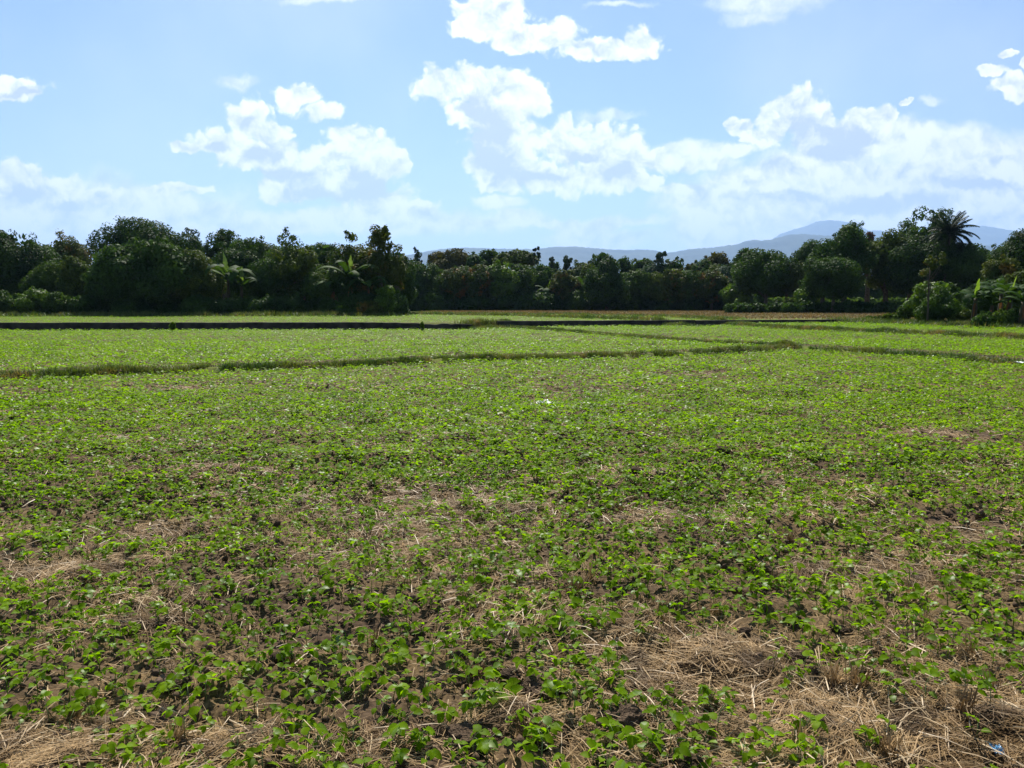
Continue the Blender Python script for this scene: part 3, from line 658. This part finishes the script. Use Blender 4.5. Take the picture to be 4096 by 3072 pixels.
# -- middle treeline, front row
front = [(1660, 112, 1050, 150, 'column', 'dark', 'dark vine-hung tree in the shade just past the left wood'), (1735, 113, 1062, 140, 'dense', 'mid', 'green tree with flowering reddish tips past the vine-hung one'),
 (1830, 112, 1068, 150, 'dense', 'orange', 'tree sprinkled with orange leaves, first of the middle treeline'), (1915, 112, 1062, 160, 'dense', 'orange', 'widest orange-flecked tree of the middle treeline'),
 (2000, 112, 1055, 150, 'dense', 'lit', 'light yellow-green rounded tree below the umbrella tree'), (2080, 114, 1058, 130, 'column', 'mid', 'upright green tree directly below the umbrella tree'),
 (2160, 118, 1062, 130, 'dense', 'dark', 'dark tree below the bare thin tree'), (2250, 112, 1085, 110, 'dense', 'yellow', 'yellowish small tree beside the sunlit banana leaf'),
 (2300, 112, 1120, 110, 'dense', 'yellow', 'low yellowish tree close to the dome tree'), (2430, 106, 1038, 180, 'column', 'mango', 'dark dome tree reaching the ground in the centre of the treeline'),
 (2360, 114, 1060, 110, 'dense', 'olive', 'olive tree pressed against the dome tree'), (2540, 110, 1085, 130, 'dense', 'mid', 'mid green tree on the far flank of the dome tree'),
 (2620, 110, 1095, 120, 'dense', 'olive', 'small olive tree with upright shoots beside it'), (2690, 110, 1080, 130, 'dense', 'yellow', 'yellow-tinged tree below the small bronze crown'),
 (2780, 110, 1075, 140, 'dense', 'mid', 'rounded green tree between two orange-tinged ones'), (2850, 108, 1080, 140, 'dense', 'orange', 'orange-tinged tree below the higher bronze dome'),
 (2930, 112, 1065, 120, 'dense', 'blue', 'blue-green tree next to the big twin-topped tree')]
for px, d, top, w, st, mt, lb in front: tree(px, d, top, w, st, mt, .04, lb)
for k, px in enumerate(range(1570, 3000, 50)):  # dense row added to block light at the foot of the treeline
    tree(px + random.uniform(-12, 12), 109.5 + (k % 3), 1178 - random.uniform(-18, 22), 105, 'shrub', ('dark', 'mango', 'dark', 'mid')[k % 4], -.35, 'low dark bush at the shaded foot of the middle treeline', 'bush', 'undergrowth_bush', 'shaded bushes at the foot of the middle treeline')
# -- right hand wood
tree(3070, 98, 1000, 250, 'dense', 'dark', .16, 'big twin-topped dark tree with a sunlit gap under its crown')
tree(2990, 102, 998, 110, 'dense', 'dark', .2, 'dark crown leaning out of the big twin-topped tree')
tree(3150, 98, 1040, 130, 'dense', 'olive', .2, 'olive-tinged tree hanging over the sunlit gap')
tree(3250, 112, 965, 150, 'dense', 'dark', .1, 'dark hump-backed tree below the mountain summit')
tree(3390, 88, 895, 190, 'column', 'dark', .14, 'tall pointed dark tree crossing the mountain slope')
tree(3300, 86, 960, 150, 'column', 'dark', .14, 'shorter shaggy tree shouldering the tall pointed one')
tree(3480, 96, 930, 110, 'airy', 'red', .3, 'reddish dry-leaved tree showing between the tall dark ones')
tree(3340, 84, 1015, 200, 'dense', 'dark', .18, 'wide dark skirted tree at the front below the pointed one')
tree(3555, 88, 925, 170, 'dense', 'olive', .14, 'olive-lit dark tree between the reddish one and the tallest', leaf=.32)
tree(3660, 90, 836, 200, 'airy', 'dark', .3, 'tallest lacy tree of the right wood, beside the coconut palm', leaf=.32)
tree(3765, 92, 842, 220, 'airy', 'dark', .2, 'lacy tree right behind the coconut palm crown', leaf=.32)
tree(3670, 86, 950, 260, 'dense', 'mango', .15, 'massive dark tree filling the space under the tallest lacy crown')
tree(3865, 84, 975, 200, 'dense', 'mango', .08, 'black-green tree on the open side of the coconut palm')
tree(3930, 88, 1000, 120, 'dense', 'dark', .08, 'low dark crown stepping down towards the open sky gap')
tree(3990, 170, 1005, 60, 'umbrella', 'blue', .5, 'far pale umbrella crown seen through the gap before the edge mango')
tree(4110, 62, 925, 240, 'dense', 'mango', .15, 'bulky mango tree cut by the frame above the banana grove', name='mango_tree')
tree(4020, 58, 1030, 150, 'dense', 'yellow', .1, 'yellow-green tree rising out of the banana grove')
tree(4090, 52, 1080, 120, 'dense', 'olive', .02, 'dark olive thicket behind the banana stems at the frame edge')
tree(3960, 56, 1120, 170, 'dense', 'dark', .02, 'shadowed thicket behind the first banana plant')
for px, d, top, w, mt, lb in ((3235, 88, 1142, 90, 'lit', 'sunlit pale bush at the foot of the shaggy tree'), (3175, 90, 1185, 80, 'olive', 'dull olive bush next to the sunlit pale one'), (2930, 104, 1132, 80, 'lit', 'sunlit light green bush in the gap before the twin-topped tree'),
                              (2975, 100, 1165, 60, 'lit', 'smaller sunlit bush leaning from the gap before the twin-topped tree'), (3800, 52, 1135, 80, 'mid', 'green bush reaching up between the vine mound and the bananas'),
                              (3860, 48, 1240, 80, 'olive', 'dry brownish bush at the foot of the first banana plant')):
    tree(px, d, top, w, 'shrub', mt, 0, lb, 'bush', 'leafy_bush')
for px, top, w, mt, lb in ((3935, 1248, 90, 'dark', 'dark bush between the first two banana stems'), (4000, 1240, 110, 'mid', 'green bush around the feet of the tall banana plants'), (4075, 1235, 110, 'dark', 'dark bush at the feet of the frame-cut banana plant')):
    tree(px, 43.2, top, w, 'shrub', mt, -.3, lb, 'bush', 'leafy_bush', leaf=.17)
for k, px in enumerate(range(2960, 4180, 70)):  # dark hedge, packed dense so no light passes at its foot
    dd = 84 if px < 3650 else 60
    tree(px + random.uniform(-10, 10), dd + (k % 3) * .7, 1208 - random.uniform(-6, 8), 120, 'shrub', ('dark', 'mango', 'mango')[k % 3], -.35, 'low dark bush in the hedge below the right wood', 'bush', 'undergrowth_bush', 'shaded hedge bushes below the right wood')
for k, px in enumerate(range(3100, 3700, 48)):  # row added for the sunlit meadow strip; light leaf colour carries the sun
    tree(px, 118 + (k % 2), 1190, 60, 'shrub', 'lit', 0, 'light green bush standing in for the sunlit meadow under the right wood', 'bush', 'meadow_stand_in', 'light green bushes standing in for the sunlit meadow behind the right wood')
tree(3725, 50, 1130, 165, 'dense', 'lit', .0, 'round vine-covered mound of leaves coloured bright as if sunlit, standing in front of the wood', 'bush', 'vine_mound', leaf=.2)  # the mound's sunlit look is put into its light leaf colour
tree(3745, 48.6, 1165, 130, 'shrub', 'dark', .0, 'dark-leaved bush standing in for the shaded front of the vine mound', 'bush', 'mound_shade_bush')  # darker leaves stand in for shade on the mound's front
tree(3812, 50, 1200, 62, 'shrub', 'lit', .0, 'small bright bush attached to the flank of the vine mound', 'bush', 'leafy_bush', leaf=.18)
tree(3615, 51, 1228, 62, 'shrub', 'mid', .0, 'small round-headed bush in front of the vine mound, on the field edge', 'bush', 'leafy_bush', leaf=.18)
tree(3560, 52, 1262, 90, 'shrub', 'olive', .0, 'low spreading weedy bush beside the wall end', 'bush', 'weedy_bush', leaf=.18)
tree(3490, 54, 1270, 70, 'shrub', 'mid', .0, 'flat green weed bush right beside the wall end', 'bush', 'weedy_bush', leaf=.18)
tree(3724, 47.8, 1010, 150, 'sparse', 'yellow', .5, 'slender thin-trunked tree with few yellowish leaves rising from the vine mound', name='slender_tree', leaf=.15, limbs=10)
tree(690, G(690, 1300, .46)[1] + .3, 1291, 24, 'airy', 'lit', .0, 'little dark green plant on top of the long wall', 'plant', 'weed_plant', leaf=.16)
tree(1688, G(1688, 1300, .46)[1] + .6, 1290, 14, 'airy', 'lit', .0, 'tiny upright plant on top of the long wall near its broken end', 'plant', 'weed_plant', leaf=.14)

for k, px in enumerate(range(2960, 4160, 85)):
    tree(px + random.uniform(-15, 15), 124 + (k % 3) * 2, 1105 + random.uniform(-15, 15), 150, 'dense', ('dark', 'mid', 'dark')[k % 3], .02, 'dim low tree closing the gaps behind the right wood', group='low trees behind the right wood')
for k, px in enumerate(range(0, 1560, 110)):
    tree(px + random.uniform(-15, 15), 92 + (k % 3) * 2, 1080 + random.uniform(-15, 15), 180, 'dense', 'dark', .02, 'dim low tree closing the gaps behind the left wood', group='low trees behind the left wood')
# -- banana plants
def banana_leaf(rr, L, Wd, droop, rise):
    n = 12; V = []; pts = []
    x, z = 0, 0; a = rise
    for i in range(n + 1):
        pts.append((x, z, a)); x += math.cos(a) * L / n; z += math.sin(a) * L / n; a -= droop / n * (0.5 + i / n)
    for i, (x, z, a) in enumerate(pts):
        t = i / n; w = Wd / 2 * (0.06 if t < .1 else math.sin(min(1, (t - .1) / .9 * .93 + .12) * math.pi) ** .55)
        j1, j2 = rr.uniform(.5, 1.1), rr.uniform(.5, 1.1)
        V += [(x, -w * j1, z - w * .35), (x, 0, z + .01), (x, w * j2, z - w * .35)]
    Fs = []
    for i in range(n):
        a = i * 3
        Fs += [(a, a + 3, a + 4, a + 1), (a + 1, a + 4, a + 5, a + 2)]
    return tmpl(V, Fs)
def banana(px, d, top, basepx, label, n=8, dead=2, young=1, seed=0, L=None):
    rr = random.Random(seed); x = at(px, top, d)[0]; z = float(base(np.array([x]), np.array([d]))[0]); zt = at(px, top, d)[2]
    h = (zt - z); hs = h * .55; L = L or h * .60
    o = empty('banana_plant', (x, d, z))
    build('trunk', *tube([(0, 0, -.1), (.02, 0, hs * .5), (.05, 0, hs)], (.17, .14, .09), 9), M_bananastem, o, True)
    for k in range(n):
        a = k * 6.283 / n + rr.uniform(-.3, .3); T = banana_leaf(rr, L * rr.uniform(.85, 1.1), .44 * L / 1.8, rr.uniform(1.9, 3.3), rr.uniform(.75, 1.35))
        c = build('leaf', *T, GR['banana'], o, True); c.location = (.05, 0, hs * rr.uniform(.93, 1.0)); c.rotation_euler = (0, 0, a)
    for k in range(young):
        T = banana_leaf(rr, h * .4, .30 * L / 1.8, .25, 1.45); c = build('leaf', *T, GR['bananayoung_lit'], o, True); c.location = (.05, 0, hs); c.rotation_euler = (0, 0, rr.uniform(0, 6)); tag(c, 'upright new leaf coloured pale as if sunlit')
    for k in range(dead):
        T = banana_leaf(rr, L * .6, .14, .8, -1.0); c = build('leaf', *T, GR['bananadead'], o, True); c.location = (.05, 0, hs * .95); c.rotation_euler = (0, 0, -1.57 + rr.uniform(-1.3, 1.3)); tag(c, 'withered orange hanging leaf')
    tag(o, label, 'banana plant')
banana(905, 72.5, 985, 1265, 'banana plant with long arching leaves nearest the great dome', 9, 1, 1, 1)
banana(960, 72, 1050, 1265, 'lower banana plant with one yellow-lit leaf beside the long-leaved one', 7, 0, 1, 2)
banana(1395, 72.6, 1000, 1265, 'banana plant with a tall upright new leaf, in front of the yellowish trees', 9, 2, 2, 3)
banana(1470, 72.2, 1050, 1265, 'banana plant drooping over the low bushes by the wood corner', 8, 1, 0, 4)
banana(1330, 72.2, 1070, 1265, 'banana plant with the brightest orange dead leaves', 7, 5, 0, 5)
banana(1215, 72, 1120, 1265, 'short banana plant hidden in the shade below the pointed airy tree', 6, 2, 0, 6)
banana(2190, 111.5, 1112, 1245, 'distant banana plant with a sunlit upright leaf left of the dome tree', 9, 0, 2, 7)
banana(2060, 111.5, 1135, 1245, 'distant drooping banana plant below the umbrella tree', 8, 0, 0, 8)
banana(2335, 111.5, 1075, 1245, 'distant tall banana plant with fanned leaves touching the dome tree', 9, 1, 0, 9)
banana(2685, 111, 1062, 1245, 'distant banana clump of upright leaves in the low saddle', 6, 0, 3, 10)
banana(3905, 45.5, 1100, 1310, 'first banana plant standing clear with a bright upright leaf', 9, 1, 1, 11)
banana(3970, 44.5, 1150, 1312, 'second banana plant with low spreading leaves', 8, 2, 0, 12)
banana(4045, 44, 1085, 1312, 'tall banana plant near the frame edge', 9, 1, 1, 13)
banana(4095, 42.5, 1120, 1312, 'banana plant half cut by the frame', 8, 1, 0, 14)
banana(4010, 47, 1070, 1312, 'banana plant set back behind the others in the grove', 8, 1, 0, 15)

# -- coconut palm
def palm():
    d = 84; px = 3800; x = at(px, 930, d)[0]; z = float(base(np.array([x]), np.array([d]))[0]); zc = at(px, 938, d)[2] - z
    o = empty('coconut_palm', (x, d, z)); tag(o, 'coconut palm with a ragged spiky crown above the dark right wood', 'palm')
    build('trunk', *tube([(-.4, 0, -.2), (-.3, 0, zc * .4), (-.1, 0, zc * .8), (0, 0, zc)], (.2, .15, .13, .12), 9), M_bark, o, True)
    rr = random.Random(5)
    for k in range(44):
        yaw = k * 2.399; rise = [1.45, 1.2, .9, .55, .2, -.2][k % 6] + rr.uniform(-.1, .1); L = rr.uniform(2.5, 3.1)
        n = 22; V = []; Fs = []; a = rise; px_, pz = 0, 0; P = []
        for i in range(n + 1):
            P.append((px_, pz, a)); px_ += math.cos(a) * L / n; pz += math.sin(a) * L / n; a -= (1.5 if rise < 1.1 else .9) / n
        T = [tube([(p[0], 0, p[1]) for p in P[::4]] , [.03, .028, .025, .02, .015, .01][:len(P[::4])], 4)]
        for i in range(2, n + 1):
            t = i / n; l = .62 * (math.sin(t * 2.6 + .35)) ** .7 if t < .98 else .2
            for s in (-1, 1):
                for q in (0, .33, .66):
                    x0 = P[i][0] - q * L / n; z0 = P[i][1]; w = .06
                    dx, dy, dz = l * .45 * math.cos(P[i][2]), s * l * .62, -l * rr.uniform(.25, .6)
                    T.append(tmpl([(x0, 0, z0), (x0 + w, 0, z0), (x0 + dx * .6 + w, dy * .6, z0 + dz * .35), (x0 + dx, dy, z0 + dz), (x0 + dx * .6, dy * .6, z0 + dz * .35)], [(0, 1, 2, 4), (4, 2, 3)]))
        c = build('frond', *merge(T), GR['palm'], o); c.location = (0, 0, zc); c.rotation_euler = (0, 0, yaw)
palm()

# ------------------------------------------------------------------ hills
def hill(name, prof, d, depth, mat, nz=0, seed=0, base_z=0):
    prof = np.array(prof, float); n = 620; px = np.linspace(prof[0, 0], prof[-1, 0], n); py = np.interp(px, prof[:, 0], prof[:, 1])
    k = np.hanning(9); k /= k.sum(); py = np.convolve(np.pad(py, 4, 'edge'), k, 'valid')
    X = np.array([at(a, b, d)[0] for a, b in zip(px, py)]); Zt = np.array([at(a, b, d)[2] for a, b in zip(px, py)])
    rows = 44; V = []
    for j in range(rows):
        t = j / (rows - 1)
        if t < .75: s = t / .75; yy = d - depth * (1 - s); hz = s ** .85
        else: s = (1 - t) / .25; yy = d + depth * .6 * (1 - s); hz = s ** .7
        nn = fbm(X / depth * 5 + seed, np.full(n, yy) / depth * 5, seed, 5) - .5
        z = base_z + (Zt - base_z) * hz * (1 + nn * .5 * np.sin(min(t / .75, 1) * math.pi))
        z = z + (vnoise(X / nz, np.full(n, yy / nz), seed + 4)) * nz * .35 * hz if nz else z
        V.append(np.stack([X * (yy / d) ** .15, np.full(n, yy) + (fbm(X / depth * 3, X * 0, seed + 2, 3) - .5) * depth * .2, z], -1))
    V = np.concatenate(V); i = (np.arange(rows - 1)[:, None] * n + np.arange(n - 1)[None]).ravel(); Q = np.stack([i, i + 1, i + n + 1, i + n], -1)
    o = build(name, V, Q.ravel(), np.full(len(Q), 4), mat, smooth=True); tag(o, kind='structure')
M_hill = plain('forested_slope', (.010, .024, .02), (.045, .06, .035), .0035, .95, 0, .1)
ridge = [(1400, 1060), (1600, 1030), (1690, 1015), (1720, 1008), (1760, 1000), (1850, 992), (1950, 992), (2050, 995), (2130, 996), (2200, 988), (2300, 983), (2350, 987), (2450, 995), (2550, 996), (2590, 994), (2640, 1001), (2680, 1010), (2720, 1003), (2760, 996), (2860, 990), (2950, 978), (2975, 965), (3000, 962), (3030, 967), (3070, 963), (3120, 946), (3200, 942), (3400, 946), (3700, 960), (4000, 990), (4400, 1030)]
hill('hills', ridge, 9200, 3000, M_hill, 28, 3)
far_ = [(2900, 1050), (3040, 985), (3120, 935), (3200, 910), (3225, 905), (3270, 885), (3310, 881), (3350, 886), (3390, 895), (3450, 926), (3490, 924), (3560, 932), (3640, 925), (3740, 905), (3820, 884), (3874, 893), (3900, 900), (4000, 920), (4070, 935), (4096, 945), (4300, 1000), (4500, 1040)]
hill('mountain', far_, 16400, 4400, M_hill, 40, 8)
# ------------------------------------------------------------------ haze
def haze():
    x0, x1, y0, y1, z0, z1 = -13500, 13500, -2500, 24500, -1.6, 1900
    V = [(x, y, z) for z in (z0, z1) for y in (y0, y1) for x in (x0, x1)]
    o = build('haze', *tmpl(V, [(0, 2, 3, 1), (4, 5, 7, 6), (0, 1, 5, 4), (2, 6, 7, 3), (0, 4, 6, 2), (1, 3, 7, 5)]), None_mat)
    tag(o, 'thin pale blue haze over the distant hills', 'haze', kind='stuff')
None_mat, nt, ns, ln = newmat('haze_air')
out = N(ns, 'ShaderNodeOutputMaterial'); pv = N(ns, 'ShaderNodeVolumePrincipled'); pv.inputs['Color'].default_value = (.40, .62, 1, 1); pv.inputs['Density'].default_value = .000075; pv.inputs['Anisotropy'].default_value = .3
ln.new(pv.outputs[0], out.inputs['Volume'])
HAZE = True
if HAZE: haze()

# ------------------------------------------------------------------ sky with clouds
SKY = 1.0
def sky():
    w = bpy.data.worlds.new('World'); sc.world = w; w.use_nodes = True; nt = w.node_tree; ns = nt.nodes; ln = nt.links; ns.clear()
    out = N(ns, 'ShaderNodeOutputWorld'); bg = N(ns, 'ShaderNodeBackground'); bg.inputs['Strength'].default_value = .05; ln.new(bg.outputs[0], out.inputs[0])
    st = N(ns, 'ShaderNodeTexSky'); st.sky_type = 'NISHITA'; st.sun_disc = False; st.sun_elevation = SUN_EL; st.sun_rotation = SUN_AZ
    st.air_density = 1.0; st.dust_density = .3; st.ozone_density = 1.5; st.altitude = 0
    def M(op, a, b=None, c=None, clamp=False):
        n = N(ns, 'ShaderNodeMath', operation=op, use_clamp=clamp)
        for i, v in enumerate((a, b, c)):
            if v is None: continue
            if isinstance(v, (int, float)): n.inputs[i].default_value = v
            else: ln.new(v, n.inputs[i])
        return n.outputs[0]
    def VM(op, a, b=None, c=None):
        n = N(ns, 'ShaderNodeVectorMath', operation=op)
        for i, v in enumerate((a, b, c)):
            if v is None: continue
            if isinstance(v, tuple): n.inputs[i].default_value = v
            else: ln.new(v, n.inputs[i])
        return n
    def noise(vec, s, d, rough=.55, dim='2D'):
        n = N(ns, 'ShaderNodeTexNoise'); n.noise_dimensions = dim; n.inputs['Scale'].default_value = s; n.inputs['Detail'].default_value = d; n.inputs['Roughness'].default_value = rough; ln.new(vec, n.inputs['Vector']); return n
    def sm(v, a, b, c=0, d=1):
        r = N(ns, 'ShaderNodeMapRange', interpolation_type='SMOOTHSTEP'); ln.new(v, r.inputs[0])
        for i, k in enumerate((a, b, c, d)): r.inputs[i + 1].default_value = k
        return r.outputs[0]
    tc = N(ns, 'ShaderNodeTexCoord'); sp = N(ns, 'ShaderNodeSeparateXYZ'); ln.new(tc.outputs['Generated'], sp.inputs[0])
    yy = M('MAXIMUM', sp.outputs[1], .02)
    cb = N(ns, 'ShaderNodeCombineXYZ'); ln.new(M('DIVIDE', sp.outputs[0], yy), cb.inputs[0]); ln.new(M('DIVIDE', sp.outputs[2], yy), cb.inputs[1])
    P0 = cb.outputs[0]
    def warp(P, s, amt, d=3):
        n = noise(P, s, d); v = VM('SUBTRACT', n.outputs['Color'], (.5, .5, .5)); v = VM('MULTIPLY', v.outputs[0], (amt, amt, 0)); return VM('ADD', P, v.outputs[0]).outputs[0]
    P = warp(warp(P0, 9, .022, 2), 40, .018, 5)
    K = 4096 / 2212.
    def blobs(P, L):
        cur = None
        for b in L:
            x, y, rx, ry = b[:4]
            u, v = uv(x * K, y * K); sx, sy = F / (rx * K), F / (ry * K)
            q = VM('MULTIPLY_ADD', P, (sx, sy, 0), (-u * sx, -v * sy, 0)); l = VM('DOT_PRODUCT', q.outputs[0], q.outputs[0]).outputs['Value']
            cur = l if cur is None else M('SMOOTH_MIN', cur, l, .25) if False else M('MINIMUM', cur, l)
        return M('SUBTRACT', 1, M('SQRT', cur))
    crisp = [(1060, 35, 80, 50), (1130, 75, 70, 38), (1195, 72, 60, 38), (1260, 97, 60, 24), (1325, 105, 60, 28), (1385, 92, 42, 36), (1010, 65, 40, 20), (1075, 0, 70, 35), (1310, 112, 120, 18),
      (950, 185, 62, 40), (1030, 180, 75, 48), (1100, 190, 65, 48), (1150, 220, 42, 38), (1060, 240, 70, 50), (1010, 235, 55, 40), (1090, 300, 80, 75), (1060, 350, 60, 45), (1110, 370, 95, 50), (1190, 385, 110, 38), (1215, 310, 62, 62), (1285, 315, 80, 62), (1350, 335, 72, 65), (1375, 395, 55, 28), (1425, 345, 42, 32), (1320, 385, 100, 38), (1080, 400, 60, 16),
      (640, 215, 52, 30), (690, 240, 48, 18), (535, 262, 50, 48), (580, 295, 50, 42), (468, 308, 60, 26), (405, 316, 48, 12), (540, 335, 75, 42), (620, 355, 95, 58), (700, 350, 65, 42), (765, 310, 62, 52), (825, 350, 52, 62), (868, 350, 26, 40), (650, 405, 110, 40), (780, 400, 85, 58), (830, 440, 70, 38), (900, 462, 52, 26), (800, 465, 60, 18), (600, 415, 60, 25),
      (20, 192, 82, 26), (60, 200, 40, 20), (35, 395, 80, 48), (130, 408, 75, 36), (205, 422, 55, 26), (385, 405, 75, 14), (340, 412, 55, 12),
      (1720, 232, 55, 50), (1675, 252, 50, 44), (1600, 272, 36, 22), (1578, 255, 18, 14), (1650, 300, 48, 28), (1760, 275, 65, 65), (1870, 268, 62, 36), (1912, 250, 26, 30), (1840, 300, 85, 50), (1800, 330, 85, 26),
      (2190, 178, 50, 26), (2150, 152, 30, 14), (2130, 146, 16, 8), (2205, 200, 40, 16), (2168, 116, 14, 7), (2182, 110, 12, 5), (2205, 130, 10, 14), (1955, 218, 14, 9), (1968, 212, 8, 7), (1720, 365, 80, 32), (1635, 395, 62, 30), (1300, 488, 45, 14), (640, 490, 60, 16)]
    soft = [(1500, 330, 70, 18), (1565, 325, 55, 10), (1500, 352, 75, 14), (1075, 438, 40, 10), (1130, 468, 45, 12), (1260, 497, 40, 12), (1290, 515, 80, 14), (120, 470, 230, 55), (300, 450, 160, 36), (60, 520, 260, 60), (330, 500, 140, 28),
      (1960, 300, 80, 28), (2080, 335, 130, 42), (2190, 350, 110, 50), (1830, 400, 190, 52), (2010, 410, 220, 58), (2170, 430, 160, 60), (1620, 450, 120, 26), (1760, 470, 190, 42), (1950, 480, 220, 45), (2150, 490, 140, 45), (1590, 505, 100, 34), (1660, 400, 90, 34), (1720, 515, 180, 36),
      (1050, 480, 300, 8), (780, 480, 260, 20), (1500, 415, 60, 8)]
    faint = [(515, 177, 38, 12), (1310, 245, 60, 10), (2020, 214, 22, 8), (1340, 8, 60, 6), (1660, 8, 90, 24), (1640, 40, 55, 14), (700, 2, 70, 7)]
    Ff = blobs(P, faint); Fc = blobs(P, crisp); Fs = blobs(P, soft)
    bil = N(ns, 'ShaderNodeTexVoronoi', feature='SMOOTH_F1', voronoi_dimensions='2D'); bil.inputs['Scale'].default_value = 40; bil.inputs['Smoothness'].default_value = .35; bil.inputs['Detail'].default_value = 1; ln.new(P, bil.inputs['Vector'])
    n1 = noise(P, 26, 9, .70); n2 = noise(P, 11, 8, .6)
    b2 = N(ns, 'ShaderNodeTexVoronoi', feature='F1', voronoi_dimensions='2D'); b2.inputs['Scale'].default_value = 105; b2.inputs['Detail'].default_value = 1; ln.new(P, b2.inputs['Vector'])
    fc = M('ADD', M('MULTIPLY', Fc, 1.8), M('MULTIPLY', M('SUBTRACT', n1.outputs[0], .5), .65)); fc = M('ADD', fc, M('MULTIPLY', M('SUBTRACT', .38, bil.outputs['Distance']), .85)); fc = M('ADD', fc, M('MULTIPLY', M('SUBTRACT', .4, b2.outputs['Distance']), .30))
    dc = sm(fc, -.38, .20)
    fs = M('ADD', Fs, M('MULTIPLY', M('SUBTRACT', n2.outputs[0], .5), 1.9)); ds = M('MULTIPLY', sm(fs, -.95, .10), .93)
    # behind and beside the view: ordinary scattered cumulus
    D = VM('NORMALIZE', tc.outputs['Generated']).outputs[0]
    # shading: thick hearts are grey-blue, relief from the sun above
    Pu = VM('ADD', P, (.0, .011, 0)).outputs[0]
    nr = noise(P, 20, 6, .6); nu = noise(Pu, 20, 6, .6); rel = M('SUBTRACT', nr.outputs[0], nu.outputs[0])
    shade_b = [(1050, 290, 62, 60), (1075, 350, 70, 48), (1150, 385, 90, 30), (1030, 235, 45, 40), (1250, 340, 60, 16), (1720, 290, 58, 42), (1800, 322, 90, 26), (1850, 300, 60, 26), (1790, 290, 70, 36), (800, 400, 55, 45), (700, 425, 130, 26), (560, 340, 60, 20), (620, 380, 90, 18), (60, 420, 80, 22), (40, 200, 60, 8), (180, 445, 100, 16), (1340, 370, 40, 22), (470, 318, 40, 10), (1900, 440, 260, 26), (2120, 400, 120, 18), (1700, 430, 120, 16), (1230, 330, 30, 30)]
    Sb = blobs(P, shade_b)
    sh = M('MULTIPLY', sm(M('ADD', Sb, M('MULTIPLY', M('SUBTRACT', n2.outputs[0], .5), 1.6)), -.15, .75), .85)
    core = sm(fc, .25, 1.5); sh2 = M('ADD', M('MULTIPLY', sh, 1.0), M('MULTIPLY', core, .30)); sh2 = M('ADD', sh2, M('MULTIPLY', rel, 3.0)); sh2 = M('ADD', sh2, M('MULTIPLY', M('SUBTRACT', bil.outputs['Distance'], .35), .7)); sh2 = M('MINIMUM', M('MAXIMUM', sh2, 0), 1)
    df = M('MULTIPLY', sm(M('ADD', Ff, M('MULTIPLY', M('SUBTRACT', n1.outputs[0], .5), 1.5)), -.6, .6), .6)
    dens = M('MAXIMUM', M('MAXIMUM', dc, ds), df)
    ccol = N(ns, 'ShaderNodeMix', data_type='RGBA'); ln.new(sh2, ccol.inputs[0]); ccol.inputs[6].default_value = (CL_W[0], CL_W[1], CL_W[2], 1); ccol.inputs[7].default_value = (*CL_G, 1)
    # broad sky tint
    tint = N(ns, 'ShaderNodeMix', data_type='RGBA', blend_type='MULTIPLY'); tint.inputs[0].default_value = 1; ln.new(st.outputs[0], tint.inputs[6])
    tr = N(ns, 'ShaderNodeMix', data_type='RGBA'); ln.new(sm(sp.outputs[2], -.02, .28), tr.inputs[0]); tr.inputs[6].default_value = (.86, .88, 1.05, 1); tr.inputs[7].default_value = (.67, .74, .84, 1); ln.new(tr.outputs[2], tint.inputs[7])
    veil = noise(D, 2.2, 5, .5, '3D'); vf = M('MULTIPLY', sm(veil.outputs[0], .42, .72), .30)
    vm = N(ns, 'ShaderNodeMix', data_type='RGBA'); ln.new(vf, vm.inputs[0]); ln.new(tint.outputs[2], vm.inputs[6]); vm.inputs[7].default_value = (CL_W[0] * .75, CL_W[1] * .8, CL_W[2] * .85, 1)
    fin = N(ns, 'ShaderNodeMix', data_type='RGBA'); 
    dfr = M('MULTIPLY', dens, M('GREATER_THAN', sp.outputs[1], .05)); ln.new(dfr, fin.inputs[0]); ln.new(vm.outputs[2], fin.inputs[6]); ln.new(ccol.outputs[2], fin.inputs[7])
    ln.new(fin.outputs[2], bg.inputs['Color'])
    w.cycles.sampling_method = 'MANUAL'; w.cycles.sample_map_resolution = 512
CL_W = (9.6, 9.5, 9.4); CL_G = (4.5, 5.0, 6.1)
sky()

# ------------------------------------------------------------------ sun, camera, render settings
sl = bpy.data.lights.new('sun', 'SUN'); sl.energy = 3.4; sl.angle = math.radians(.5); sl.color = (1, .95, .86)
so = bpy.data.objects.new('sun', sl); C.objects.link(so)
sd = Vector((math.sin(SUN_AZ) * math.cos(SUN_EL), math.cos(SUN_AZ) * math.cos(SUN_EL), math.sin(SUN_EL)))
so.rotation_euler = sd.to_track_quat('Z', 'Y').to_euler(); so.location = (0, 0, 50)
cam = bpy.data.cameras.new('camera'); co = bpy.data.objects.new('camera', cam); C.objects.link(co); sc.camera = co
co.location = (0, 0, CAMH); co.rotation_euler = (math.pi / 2 - TH, 0, 0)
cam.sensor_width = 36; cam.lens = 36 * F / 4096; cam.clip_start = .05; cam.clip_end = 40000
vs = sc.view_settings; sc.display_settings.display_device = 'sRGB'; vs.view_transform = 'Standard'; vs.look = 'None'; vs.exposure = 1.5; vs.gamma = 1
cy = sc.cycles; cy.max_bounces = 6; cy.diffuse_bounces = 2; cy.glossy_bounces = 2; cy.transmission_bounces = 3; cy.volume_bounces = 0; cy.transparent_max_bounces = 4
cy.sample_clamp_indirect = 4; cy.caustics_reflective = False; cy.caustics_refractive = False; cy.use_denoising = True
